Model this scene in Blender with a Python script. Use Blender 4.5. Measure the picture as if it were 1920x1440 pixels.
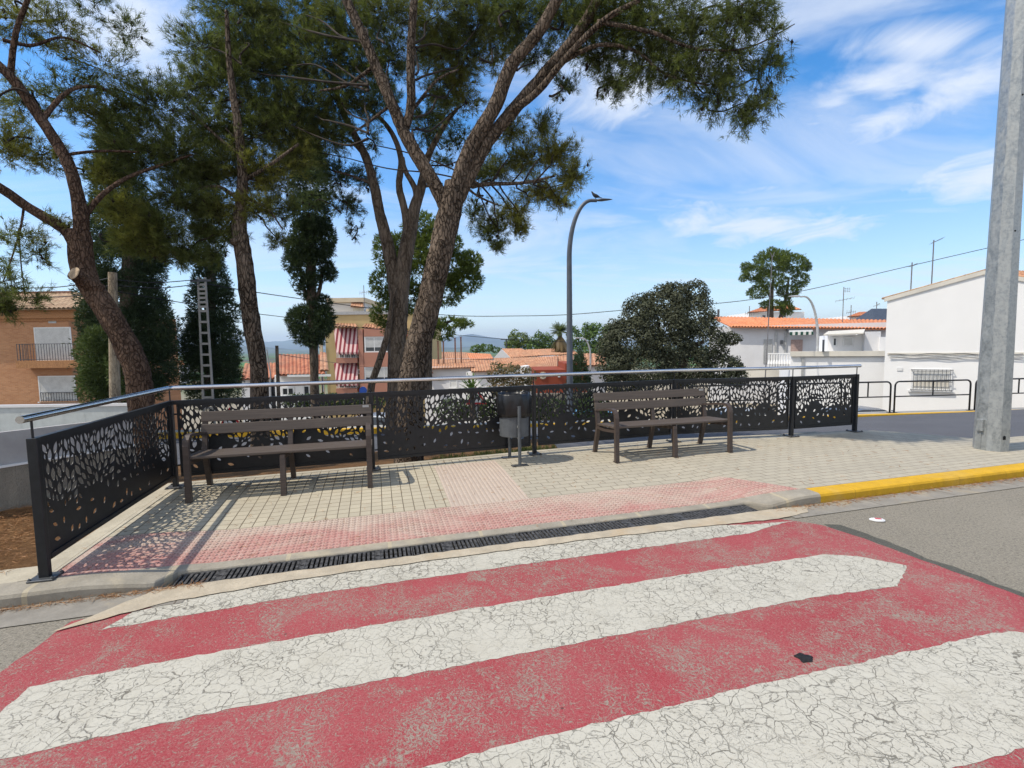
import bpy, bmesh, math, random
import numpy as np
from math import radians, sin, cos, pi, sqrt, atan2, tan
from mathutils import Vector, Matrix
for o in list(bpy.data.objects): bpy.data.objects.remove(o)
random.seed(7); RNG = np.random.default_rng(7)
SC = bpy.context.scene
COL = SC.collection
# ------------------------------------------------------------------ camera
F_PX, ROLL, HY, CAM_H = 900.0, radians(0.8), 650.0, 1.6
PITCH = math.atan((720 - HY) * cos(ROLL) / F_PX)
FW = Vector((0, cos(PITCH), -sin(PITCH)))
U0 = Vector((0, sin(PITCH), cos(PITCH))); R0 = Vector((1, 0, 0))
RT = R0 * cos(ROLL) - U0 * sin(ROLL)
UP = R0 * sin(ROLL) + U0 * cos(ROLL)
CP = Vector((0, 0, CAM_H))
cam_data = bpy.data.cameras.new('camera'); cam = bpy.data.objects.new('camera', cam_data); COL.objects.link(cam)
m = Matrix.Identity(4)
for i in range(3):
    m[i][0] = RT[i]; m[i][1] = UP[i]; m[i][2] = -FW[i]; m[i][3] = CP[i]
cam.matrix_world = m
cam_data.sensor_width = 36; cam_data.lens = F_PX / 1920 * 36
cam_data.clip_start = 0.05; cam_data.clip_end = 30000
SC.camera = cam
SC.render.resolution_x, SC.render.resolution_y = 1024, 768
def ray(px, py): return FW + RT * ((px - 960) / F_PX) + UP * ((720 - py) / F_PX)
def W(px, py, Y):
    d = ray(px, py); return CP + d * (Y / d.y)
def G(px, py, z=0.0):
    d = ray(px, py); return CP + d * ((z - CAM_H) / d.z)
# ------------------------------------------------------------------ light
SUN_DIR = Vector((-0.66, -0.18, 1.0)).normalized()      # towards the sun
SUN_EL = math.asin(SUN_DIR.z); SUN_AZ = atan2(SUN_DIR.x, SUN_DIR.y)
world = bpy.data.worlds.new('World'); SC.world = world; world.use_nodes = True
nt = world.node_tree; N = nt.nodes; L = nt.links
for n in list(N): N.remove(n)
out = N.new('ShaderNodeOutputWorld'); bg = N.new('ShaderNodeBackground'); L.new(bg.outputs[0], out.inputs[0])
sky = N.new('ShaderNodeTexSky'); sky.sky_type = 'NISHITA'; sky.sun_disc = False
sky.sun_elevation = SUN_EL; sky.sun_rotation = SUN_AZ; sky.air_density = 1.0; sky.dust_density = 0.3; sky.ozone_density = 3.0
SKY_STRENGTH = 0.15
bg.inputs['Strength'].default_value = SKY_STRENGTH
tc = N.new('ShaderNodeTexCoord')
sep = N.new('ShaderNodeSeparateXYZ'); L.new(tc.outputs['Generated'], sep.inputs[0])
def wmath(op, a, b=None, clamp=False):
    n = N.new('ShaderNodeMath'); n.operation = op; n.use_clamp = clamp
    for i, v in enumerate((a, b)):
        if v is None: continue
        if isinstance(v, (int, float)): n.inputs[i].default_value = v
        else: L.new(v, n.inputs[i])
    return n.outputs[0]
zz = wmath('ADD', wmath('MAXIMUM', sep.outputs[2], 0.0), 0.16)
cx = wmath('DIVIDE', sep.outputs[0], zz); cy = wmath('DIVIDE', sep.outputs[1], zz)
comb = N.new('ShaderNodeCombineXYZ'); L.new(cx, comb.inputs[0]); L.new(cy, comb.inputs[1])
def wnoise(scale, detail, rough, loc, sc=(1, 1, 1), dist=0.0, rot=0.0):
    mp = N.new('ShaderNodeMapping'); mp.inputs['Location'].default_value = loc; mp.inputs['Scale'].default_value = sc
    mp.inputs['Rotation'].default_value = (0, 0, rot)
    L.new(comb.outputs[0], mp.inputs[0])
    n = N.new('ShaderNodeTexNoise'); n.inputs['Scale'].default_value = scale; n.inputs['Detail'].default_value = detail
    n.inputs['Roughness'].default_value = rough; n.inputs['Distortion'].default_value = dist
    L.new(mp.outputs[0], n.inputs[0]); return n.outputs[0]
def wramp(v, lo, hi):
    n = N.new('ShaderNodeMapRange'); n.interpolation_type = 'SMOOTHSTEP'
    n.inputs[1].default_value = lo; n.inputs[2].default_value = hi
    L.new(v, n.inputs[0]); return n.outputs[0]
CLOUD_LOC = (3.2, 1.4, 0)
puff = wramp(wnoise(0.95, 9, 0.55, CLOUD_LOC, (1.0, 1.0, 1), 0.3), 0.50, 0.70)
veil = wramp(wnoise(0.7, 7, 0.6, (7.3, 2.2, 0), (0.8, 1.7, 1), 1.2, 0.5), 0.38, 0.70)
low = wramp(wnoise(0.9, 8, 0.6, (1.3, 5.2, 0), (0.5, 1.5, 1), 0.6, 0.1), 0.36, 0.66)
hor = N.new('ShaderNodeMapRange'); hor.inputs[1].default_value = 0.0; hor.inputs[2].default_value = 0.42
hor.inputs[3].default_value = 1.0; hor.inputs[4].default_value = 0.0; L.new(sep.outputs[2], hor.inputs[0])
def cloud_at(px, py, rx, ry):
    d_ = ray(px, py).normalized(); z_ = max(d_.z, 0)+.16; x0, y0 = d_.x/z_, d_.y/z_
    a = wmath('MULTIPLY', wmath('SUBTRACT', cx, x0), 1/rx); b = wmath('MULTIPLY', wmath('SUBTRACT', cy, y0), 1/ry)
    return wmath('SUBTRACT', 1.0, wmath('SQRT', wmath('ADD', wmath('MULTIPLY', a, a), wmath('MULTIPLY', b, b))), True)
cm = None
for q in ((1640, 160, .26, .20), (1570, 190, .16, .2), (1705, 80, .24, .15), (1835, 140, .26, .26), (1650, 225, .25, .2), (1840, 330, .4, .4), (250, 70, .35, .3), (120, 30, .3, .3), (1150, 190, .3, .3), (1420, 420, .9, .5)):
    v_ = cloud_at(*q); cm = v_ if cm is None else wmath('MAXIMUM', cm, v_)
pn = wnoise(3.1, 9, 0.62, (5.1, 0.7, 0), (1, 1, 1), 0.8)
puff2 = wramp(wmath('ADD', cm, wmath('MULTIPLY', wmath('SUBTRACT', pn, 0.5), 1.9)), 0.12, 1.05)
a1 = wmath('MAXIMUM', wmath('MULTIPLY', puff, 0.30), wmath('MULTIPLY', puff2, wmath('MULTIPLY', wramp(cm, 0.0, 0.35), 0.85)))
a2 = wmath('MULTIPLY', veil, 0.62)
a3 = wmath('MULTIPLY', wmath('MULTIPLY', low, hor.outputs[0]), 0.9)
a4 = wmath('MULTIPLY', wmath('POWER', hor.outputs[0], 1.6), 0.62)
back = wramp(wmath('MULTIPLY', sep.outputs[1], -1.0), -0.05, 0.35)      # unseen white cloud added behind the camera as neutral fill to lift shadows
a5 = wmath('MULTIPLY', back, 0.92)
cl = wmath('MAXIMUM', a5, wmath('MAXIMUM', wmath('MAXIMUM', a1, a2), wmath('MAXIMUM', a3, a4)), True)
hsv = N.new('ShaderNodeHueSaturation'); hsv.inputs['Saturation'].default_value = 1.36; hsv.inputs['Value'].default_value = 1.18
L.new(sky.outputs[0], hsv.inputs['Color'])
mix = N.new('ShaderNodeMix'); mix.data_type = 'RGBA'
L.new(cl, mix.inputs[0]); L.new(hsv.outputs[0], mix.inputs[6]); mix.inputs[7].default_value = (5.0, 5.3, 5.8, 1)
L.new(mix.outputs[2], bg.inputs['Color'])
sd = bpy.data.lights.new('sun', 'SUN'); sd.energy = 3.7; sd.angle = radians(0.5); sd.color = (1.0, 0.925, 0.80)
so = bpy.data.objects.new('sun', sd); COL.objects.link(so); so.rotation_mode = 'QUATERNION'
so.rotation_quaternion = SUN_DIR.to_track_quat('Z', 'Y'); so.location = (-20, -5, 30)
SC.view_settings.view_transform = 'Standard'; SC.view_settings.look = 'None'
SC.view_settings.exposure = 0.33; SC.view_settings.gamma = 1.0
SC.cycles.max_bounces = 6; SC.cycles.diffuse_bounces = 3; SC.cycles.glossy_bounces = 3
SC.cycles.transmission_bounces = 4; SC.cycles.transparent_max_bounces = 8; SC.cycles.volume_bounces = 0
SC.cycles.use_adaptive_sampling = True
# ------------------------------------------------------------------ helpers
MATS = {}
class MT:
    """small node-material builder"""
    def __init__(s, name, rough=0.8, metal=0.0, spec=0.3):
        s.m = bpy.data.materials.new(name); s.m.use_nodes = True; MATS[name] = s.m
        s.t = s.m.node_tree; s.N = s.t.nodes; s.L = s.t.links
        s.b = s.N['Principled BSDF']; s.b.inputs['Roughness'].default_value = rough
        s.b.inputs['Metallic'].default_value = metal; s.b.inputs['Specular IOR Level'].default_value = spec
        s.tc = s.N.new('ShaderNodeTexCoord')
        s.co = s.tc.outputs['Object']
    def val(s, v, sock):
        if isinstance(v, (int, float)): sock.default_value = v
        elif isinstance(v, tuple): sock.default_value = (v + (1,)) if len(v) == 3 and len(sock.default_value) == 4 else v
        else: s.L.new(v, sock)
    def noise(s, scale, detail=5, rough=0.6, dist=0.0, co=None, stretch=None):
        n = s.N.new('ShaderNodeTexNoise'); n.inputs['Scale'].default_value = scale; n.inputs['Detail'].default_value = detail
        n.inputs['Roughness'].default_value = rough; n.inputs['Distortion'].default_value = dist
        s.L.new(s.map(co, stretch), n.inputs['Vector']); return n.outputs[0]
    def map(s, co=None, stretch=None, rot=None, loc=None):
        co = co or s.co
        if stretch or rot or loc:
            mp = s.N.new('ShaderNodeMapping')
            if stretch: mp.inputs['Scale'].default_value = stretch
            if rot: mp.inputs['Rotation'].default_value = rot
            if loc: mp.inputs['Location'].default_value = loc
            s.L.new(co, mp.inputs[0]); return mp.outputs[0]
        return co
    def voro(s, scale, feature='F1', co=None, rnd=1.0, out='Distance', stretch=None):
        n = s.N.new('ShaderNodeTexVoronoi'); n.feature = feature; n.inputs['Scale'].default_value = scale
        n.inputs['Randomness'].default_value = rnd
        s.L.new(s.map(co, stretch), n.inputs['Vector']); return n.outputs[out]
    def warp(s, amt, scale, co=None, detail=3):
        n = s.N.new('ShaderNodeTexNoise'); n.inputs['Scale'].default_value = scale; n.inputs['Detail'].default_value = detail
        co = co or s.co; s.L.new(co, n.inputs['Vector'])
        v = s.N.new('ShaderNodeVectorMath'); v.operation = 'SUBTRACT'; s.L.new(n.outputs[1], v.inputs[0]); v.inputs[1].default_value = (.5, .5, .5)
        k = s.N.new('ShaderNodeVectorMath'); k.operation = 'SCALE'; s.L.new(v.outputs[0], k.inputs[0]); k.inputs[3].default_value = amt
        a = s.N.new('ShaderNodeVectorMath'); a.operation = 'ADD'; s.L.new(co, a.inputs[0]); s.L.new(k.outputs[0], a.inputs[1])
        return a.outputs[0]
    def rng(s, v, lo, hi, a=0.0, b=1.0, smooth=True):
        n = s.N.new('ShaderNodeMapRange'); n.interpolation_type = 'SMOOTHSTEP' if smooth else 'LINEAR'
        s.L.new(v, n.inputs[0])
        for i, x in zip((1, 2, 3, 4), (lo, hi, a, b)): n.inputs[i].default_value = x
        return n.outputs[0]
    def math(s, op, a, b=None, clamp=False):
        n = s.N.new('ShaderNodeMath'); n.operation = op; n.use_clamp = clamp
        for i, v in enumerate((a, b)):
            if v is not None: s.val(v, n.inputs[i])
        return n.outputs[0]
    def mix(s, f, a, b, mode='MIX'):
        n = s.N.new('ShaderNodeMix'); n.data_type = 'RGBA'; n.blend_type = mode
        s.val(f, n.inputs[0]); s.val(a, n.inputs[6]); s.val(b, n.inputs[7]); return n.outputs[2]
    def attr(s, name, out='Color'):
        n = s.N.new('ShaderNodeAttribute'); n.attribute_name = name; return n.outputs[out]
    def sep(s, co=None):
        n = s.N.new('ShaderNodeSeparateXYZ'); s.L.new(co or s.co, n.inputs[0]); return n.outputs
    def color(s, c): s.val(c, s.b.inputs['Base Color']); return s
    def bump(s, h, strength=0.3, dist=0.01):
        n = s.N.new('ShaderNodeBump'); n.inputs['Strength'].default_value = strength; n.inputs['Distance'].default_value = dist
        s.L.new(h, n.inputs['Height']); s.L.new(n.outputs[0], s.b.inputs['Normal']); return s
    def rough(s, v): s.val(v, s.b.inputs['Roughness']); return s
def simple(name, c, rough=0.7, metal=0.0, var=0.12, scale=8, bump=0.0, spec=0.3, stretch=None):
    t = MT(name, rough, metal, spec)
    n = t.noise(scale, 6, 0.65, stretch=stretch)
    lo = tuple(x * (1 - var * 1.6) for x in c); hi = tuple(min(1, x * (1 + var)) for x in c)
    t.color(t.mix(t.rng(n, 0.3, 0.7), lo, hi))
    if bump: t.bump(t.noise(scale * 6, 4), bump, 0.01)
    return t.m
class MB:
    def __init__(s): s.v = []; s.f = []; s.mi = []
    def add(s, vs, fs, mi=0):
        o = len(s.v); s.v += [tuple(p) for p in vs]; s.f += [tuple(i + o for i in f) for f in fs]; s.mi += [mi] * len(fs); return s
    def box(s, x0, x1, y0, y1, z0, z1, M=None, mi=0, bev=0.0):
        if bev > 0:
            b = min(bev, (x1-x0)*.45, (y1-y0)*.45, (z1-z0)*.45)
            bm = bmesh.new(); bmesh.ops.create_cube(bm, size=1.0)
            for v in bm.verts: v.co = Vector(((x0+x1)/2+v.co.x*(x1-x0), (y0+y1)/2+v.co.y*(y1-y0), (z0+z1)/2+v.co.z*(z1-z0)))
            bmesh.ops.bevel(bm, geom=bm.edges[:], offset=b, segments=2, affect='EDGES', profile=0.5)
            bm.verts.index_update()
            vs = [v.co.copy() for v in bm.verts]; fs = [tuple(v.index for v in f.verts) for f in bm.faces]; bm.free()
        else:
            vs = [Vector(p) for p in ((x0,y0,z0),(x1,y0,z0),(x1,y1,z0),(x0,y1,z0),(x0,y0,z1),(x1,y0,z1),(x1,y1,z1),(x0,y1,z1))]
            fs = [(0,3,2,1),(4,5,6,7),(0,1,5,4),(1,2,6,5),(2,3,7,6),(3,0,4,7)]
        if M is not None: vs = [M @ v for v in vs]
        return s.add(vs, fs, mi)
    def tube(s, path, rad, n=8, mi=0, caps=True, jitter=0.0, squash=None):
        path = [Vector(p) for p in path]
        if isinstance(rad, (int, float)): rad = [rad] * len(path)
        vs = []; up = None
        for i, p in enumerate(path):
            d = (path[min(i+1, len(path)-1)] - path[max(i-1, 0)])
            d = d.normalized() if d.length > 1e-9 else Vector((0, 0, 1))
            if up is None:
                a = Vector((0, 0, 1)) if abs(d.z) < 0.9 else Vector((1, 0, 0))
                up = d.cross(a).normalized()
            up = (up - d * up.dot(d)).normalized(); sd_ = d.cross(up)
            for k in range(n):
                t = 2 * pi * k / n; r = rad[i] * (1 + (random.uniform(-jitter, jitter) if jitter else 0))
                vs.append(p + (up * cos(t) + sd_ * sin(t)) * r)
        fs = []
        for i in range(len(path) - 1):
            for k in range(n):
                k2 = (k + 1) % n
                fs.append((i*n+k, i*n+k2, (i+1)*n+k2, (i+1)*n+k))
        if caps:
            fs.append(tuple(reversed(range(n)))); fs.append(tuple((len(path)-1)*n + k for k in range(n)))
        return s.add(vs, fs, mi)
    def prism(s, poly, z0, z1, M=None, mi=0):
        n = len(poly); vs = [Vector((p[0], p[1], z0)) for p in poly] + [Vector((p[0], p[1], z1)) for p in poly]
        if M is not None: vs = [M @ v for v in vs]
        fs = [tuple(reversed(range(n))), tuple(range(n, 2*n))] + [(i, (i+1) % n, n+(i+1) % n, n+i) for i in range(n)]
        return s.add(vs, fs, mi)
    def lathe(s, prof, c=(0, 0, 0), n=24, mi=0, M=None):
        vs = []
        for r, z in prof:
            for k in range(n):
                t = 2*pi*k/n; v = Vector((c[0]+r*cos(t), c[1]+r*sin(t), c[2]+z)); vs.append(M @ v if M is not None else v)
        fs = [(i*n+k, i*n+(k+1) % n, (i+1)*n+(k+1) % n, (i+1)*n+k) for i in range(len(prof)-1) for k in range(n)]
        return s.add(vs, fs, mi)
    def build(s, name, mats, parent=None, smooth=False, angle=None):
        me = bpy.data.meshes.new(name); me.from_pydata(s.v, [], s.f); me.update()
        if not isinstance(mats, (list, tuple)): mats = [mats]
        for m_ in mats: me.materials.append(m_)
        if len(mats) > 1: me.polygons.foreach_set('material_index', s.mi)
        if smooth: me.polygons.foreach_set('use_smooth', [True] * len(me.polygons))
        o = bpy.data.objects.new(name, me); COL.objects.link(o)
        if smooth and angle: 
            me.set_sharp_from_angle(angle=radians(angle))
        if parent is not None: o.parent = parent
        return o
def thing(name, label, cat, loc=(0, 0, 0), rz=0, group=None):
    o = bpy.data.objects.new(name, None); COL.objects.link(o); o.empty_display_size = 0.2
    o.location = loc; o.rotation_euler = (0, 0, rz); return tag(o, label, cat, group)
def tag(o, label=None, cat=None, group=None, kind=None):
    if label: o['label'] = label
    if cat: o['category'] = cat
    if group: o['group'] = group
    if kind: o['kind'] = kind
    return o
def keep(o, root):
    """parent an object built in world coordinates to a root that has its own transform"""
    o.parent = root
    R_ = Matrix.Translation(root.location) @ root.rotation_euler.to_matrix().to_4x4()
    o.data.transform(R_.inverted()); return o
def copy_tree(o, parent=None):
    c = o.copy(); COL.objects.link(c); c.parent = parent
    for ch in [x for x in o.children]: copy_tree(ch, c)
    return c
def fast_tris(name, V, mat, parent=None, tint=None):
    """V: (n,3,3) triangle corners"""
    n = len(V); me = bpy.data.meshes.new(name)
    me.vertices.add(n*3); me.vertices.foreach_set('co', np.ascontiguousarray(V, dtype=np.float32).ravel())
    me.loops.add(n*3); me.loops.foreach_set('vertex_index', np.arange(n*3, dtype=np.int32))
    me.polygons.add(n); me.polygons.foreach_set('loop_start', np.arange(0, n*3, 3, dtype=np.int32))
    me.polygons.foreach_set('loop_total', np.full(n, 3, dtype=np.int32))
    if tint is not None:
        a = me.attributes.new('tint', 'FLOAT', 'FACE'); a.data.foreach_set('value', tint.astype(np.float32))
    me.update(calc_edges=True); me.materials.append(mat)
    o = bpy.data.objects.new(name, me); COL.objects.link(o)
    if parent is not None: o.parent = parent
    return o
# ------------------------------------------------------------------ materials
def m_asphalt(name, c=(0.225, 0.202, 0.162), dark=0.78, sp=1.0):
    t = MT(name, 0.9, spec=0.2)
    big = t.rng(t.noise(0.8, 6, 0.65), 0.3, 0.75); fine = t.rng(t.noise(70, 5, 0.85), 0.42, 0.60)
    g = t.rng(t.voro(85, out='Distance'), 0.10, 0.45)
    a = t.mix(big, tuple(x*dark for x in c), c)
    a = t.mix(t.math('MULTIPLY', fine, 0.6*sp), a, tuple(min(1, x*1.75) for x in c))
    a = t.mix(t.math('MULTIPLY', t.rng(t.noise(34, 6, .88), .53, .62), 0.75*sp), a, tuple(x*0.34 for x in c))
    sm = t.rng(t.noise(3.2, 5, 0.7, 0.6), 0.6, 0.78)
    a = t.mix(t.math('MULTIPLY', sm, 0.35), a, tuple(x*0.55 for x in c))
    t.color(a); t.bump(t.math('ADD', fine, g), 0.5, 0.004)
    return t.m
M_ASPH = m_asphalt('aged_asphalt')
M_ASPH2 = m_asphalt('dark_asphalt', (0.105, 0.107, 0.118), 0.8, 0.6)
M_SEAM = m_asphalt('seam_asphalt', (0.10, 0.097, 0.082), 0.7, 0.8)
ASPH_C = (0.23, 0.205, 0.175)
def m_red():
    t = MT('red_road_paint', 0.75, spec=0.25)
    w = t.warp(0.12, 9); sp = t.noise(75, 5, 0.8, co=w); pat = t.noise(2.1, 7, 0.72, 0.8); mid = t.noise(9, 5, .7)
    bias = t.math('ADD', t.math('MULTIPLY', pat, 0.75), t.math('MULTIPLY', mid, 0.25))
    thr = t.rng(bias, 0.38, 0.66, 0.375, 0.505)
    wear = t.rng(t.math('SUBTRACT', thr, sp), -0.05, 0.03)
    vor = t.rng(t.voro(55, 'DISTANCE_TO_EDGE', co=w), 0.0, 0.07, 1, 0)
    vorm = t.math('MULTIPLY', vor, t.rng(pat, 0.4, 0.58, 0.12, 0.75))
    wear = t.math('MAXIMUM', wear, vorm); wear = t.math('MAXIMUM', wear, t.math('MULTIPLY', t.rng(t.noise(58, 6, .85), .60, .66), .75))
    red = t.mix(t.rng(t.noise(1.3, 5), 0.3, 0.72), (0.265, 0.027, 0.036), (0.30, 0.050, 0.058))
    red = t.mix(t.math('MULTIPLY', t.rng(t.noise(140, 3, .8), 0.42, 0.62), 0.32), red, (0.48, 0.19, 0.18))
    a = t.mix(wear, red, t.mix(t.noise(110, 3), (0.15, 0.125, 0.10), (0.38, 0.32, 0.26)))
    spots = t.rng(t.voro(5.5, rnd=1.0), 0.03, 0.045, 1, 0)
    a = t.mix(t.math('MULTIPLY', spots, 0.75), a, (0.07, 0.03, 0.03))
    t.color(a); t.bump(t.math('ADD', t.noise(130, 4, .7), t.math('MULTIPLY', wear, -0.8)), 0.45, 0.004); return t.m
M_RED = m_red()
def m_white(name, crack=1.0):
    t = MT(name, 0.7, spec=0.25)
    w = t.warp(0.10, 3.5, detail=5); w2 = t.warp(0.045, 17, co=w, detail=6)
    mask = t.math('MULTIPLY', t.rng(t.noise(2.3, 4, .6), 0.34, 0.56, 0.25, 1.0), t.rng(t.noise(21, 5, .75), .40, .50, .12, 1.0))
    c1 = t.rng(t.voro(8.0, 'DISTANCE_TO_EDGE', co=w2), 0.004, 0.022*crack, 1, 0)
    c2 = t.rng(t.voro(18, 'DISTANCE_TO_EDGE', co=w2), 0.004, 0.036*crack, 1, 0)
    c3 = t.rng(t.voro(32, 'DISTANCE_TO_EDGE', co=w2), 0.0, 0.035*crack, 0.6, 0)
    cr = t.math('MAXIMUM', t.math('MULTIPLY', c1, mask), t.math('MULTIPLY', t.math('MULTIPLY', c2, mask), 0.85))
    cr = t.math('MAXIMUM', cr, t.math('MULTIPLY', c3, t.rng(t.noise(4.1, 4), 0.48, 0.65)))
    chips = t.rng(t.noise(48, 5, 0.8, co=w, stretch=(1, 1.8, 1)), 0.585, 0.64)
    cr = t.math('MAXIMUM', cr, t.math('MULTIPLY', chips, t.rng(t.noise(3.3, 4), 0.36, 0.6, .25, .95)))
    dirt = t.rng(t.noise(5.5, 7, 0.72, .5), 0.42, 0.8); fd = t.rng(t.noise(60, 4, .7), 0.45, 0.75)
    a = t.mix(t.math('MULTIPLY', dirt, 0.55), (0.47, 0.445, 0.375), (0.37, 0.34, 0.27))
    a = t.mix(t.math('MULTIPLY', fd, 0.3), a, (0.40, 0.38, 0.34))
    st = t.rng(t.noise(1.7, 6, .7, 1.2), 0.66, 0.76)
    a = t.mix(t.math('MULTIPLY', st, 0.6), a, (0.27, 0.22, 0.15))
    a = t.mix(t.math('MULTIPLY', cr, 0.82), a, (0.085, 0.075, 0.058))
    a = t.mix(t.math('MULTIPLY', t.rng(t.noise(170, 3, .8), .56, .68), .45), a, (.22, .2, .17))
    t.color(a); t.bump(t.math('SUBTRACT', t.math('MULTIPLY', t.noise(80, 4), .4), cr), 0.6, 0.004); return t.m
M_WHITE = m_white('cracked_white_paint'); M_WHITE2 = m_white('worn_white_paint', 1.7)
def m_concrete(name, c, var=0.25, scale=3, bump=0.25, stain=None, joint=None):
    t = MT(name, 0.88, spec=0.2)
    n = t.rng(t.noise(scale, 8, 0.7), 0.3, 0.75); f = t.rng(t.noise(70, 4, .7), 0.35, 0.75)
    a = t.mix(n, tuple(x*(1-var) for x in c), c); a = t.mix(t.math('MULTIPLY', f, 0.25), a, tuple(x*0.6 for x in c))
    if stain: a = t.mix(t.math('MULTIPLY', t.rng(t.noise(1.6, 6, .7, .8), 0.5, 0.72), 0.6), a, stain)
    if joint:
        v = t.math('FRACT', t.math('DIVIDE', t.math('ADD', t.sep()[0], 60 + joint[1]), joint[0]))
        j = t.math('LESS_THAN', v, joint[2]); a = t.mix(t.math('MULTIPLY', j, joint[4] if len(joint) > 4 else .8), a, joint[3])
    t.color(a); t.bump(t.math('ADD', f, n), bump, 0.006); return t.m
M_KERB = m_concrete('grey_kerb_stone', (0.36, 0.325, 0.265), 0.32, 4, .35, (0.46, 0.39, 0.27), (0.75, 0.22, 0.04, (0.47, 0.395, 0.26), .5))
M_YELLOW = m_concrete('yellow_kerb_paint', (0.66, 0.385, 0.030), 0.22, 9, .4, (0.50, 0.33, 0.09), (0.75, 0.1, 0.012, (0.40, 0.24, 0.03)))
M_GUTTER = m_concrete('gutter_concrete', (0.30, 0.275, 0.235), 0.3, 5, .3, (0.40, 0.32, 0.2), (1.0, 0.3, 0.01, (0.1, 0.08, 0.06)))
M_MORTAR = m_concrete('beige_mortar', (0.50, 0.43, 0.325), 0.28, 6, .35, (0.42, 0.31, 0.19))
M_EDGE = m_concrete('beige_edging', (0.50, 0.45, 0.35), 0.28, 5, .3, (0.36, 0.30, 0.21), (0.5, 0.2, 0.01, (0.2, 0.16, 0.1)))
def m_paver(name, bw, bh, off, c1, c2, mort, rowfirst=True, strong=1.0):
    t = MT(name, 0.85, spec=0.25)
    b = t.N.new('ShaderNodeTexBrick'); b.offset = off; b.squash = 1.0
    t.L.new(t.warp(0.008, 3), b.inputs['Vector'])
    b.inputs['Color1'].default_value = c1 + (1,); b.inputs['Color2'].default_value = c2 + (1,); b.inputs['Mortar'].default_value = mort + (1,)
    b.inputs['Scale'].default_value = 1.0; b.inputs['Brick Width'].default_value = bw; b.inputs['Row Height'].default_value = bh
    b.inputs['Mortar Size'].default_value = 0.0036 if strong else 0.0045; b.inputs['Mortar Smooth'].default_value = 0.3; b.inputs['Bias'].default_value = -0.1
    a = b.outputs[0]
    a = t.mix(t.math('MULTIPLY', t.rng(t.noise(1.1, 6, .7), 0.35, 0.7), 0.45), a, tuple(x*0.72 for x in c1))
    a = t.mix(t.math('MULTIPLY', t.rng(t.noise(85, 4, .75), 0.45, 0.75), 0.35), a, tuple(x*0.55 for x in c1))
    a = t.mix(t.math('MULTIPLY', t.rng(t.noise(5.5, 5, .7), 0.62, 0.75), 0.3), a, (0.55, 0.42, 0.28))
    spot = t.rng(t.voro(2.2), 0.02, 0.035, 1, 0); a = t.mix(t.math('MULTIPLY', spot, 0.7), a, (0.08, 0.06, 0.05))
    if strong:
        x = t.sep()[0]; fr = t.math('FRACT', t.math('ADD', t.math('DIVIDE', t.math('ADD', x, t.math('MULTIPLY', t.noise(4, 3), 0.012)), bw), 40))
        ln = t.math('LESS_THAN', fr, 0.06); a = t.mix(t.math('MULTIPLY', ln, 0.62*strong), a, (0.08, 0.066, 0.045))
        fr = t.math('FRACT', t.math('ADD', t.math('DIVIDE', t.math('ADD', t.sep()[1], t.math('MULTIPLY', t.noise(3, 3), 0.010)), bh), 40)); ln = t.math('MULTIPLY', t.math('LESS_THAN', fr, 0.055), t.rng(t.noise(5, 4), .35, .65, .3, .8)); a = t.mix(ln, a, (0.15, 0.12, 0.085))
    t.color(a); t.bump(t.math('ADD', t.math('MULTIPLY', b.outputs[1], -1), t.math('MULTIPLY', t.noise(90, 3), .3)), 0.6, 0.006)
    return t.m
BE1, BE2 = (0.455, 0.405, 0.305), (0.40, 0.355, 0.27)
M_PAVE_L = m_paver('beige_square_pavers', 0.10, 0.10, 0.0, BE1, BE2, (0.16, 0.13, 0.085), strong=1.0)
M_PAVE_R = m_paver('beige_brick_pavers', 0.20, 0.10, 0.5, (0.42, 0.378, 0.295), (0.38, 0.342, 0.27), (0.17, 0.145, 0.11), strong=0)
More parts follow.
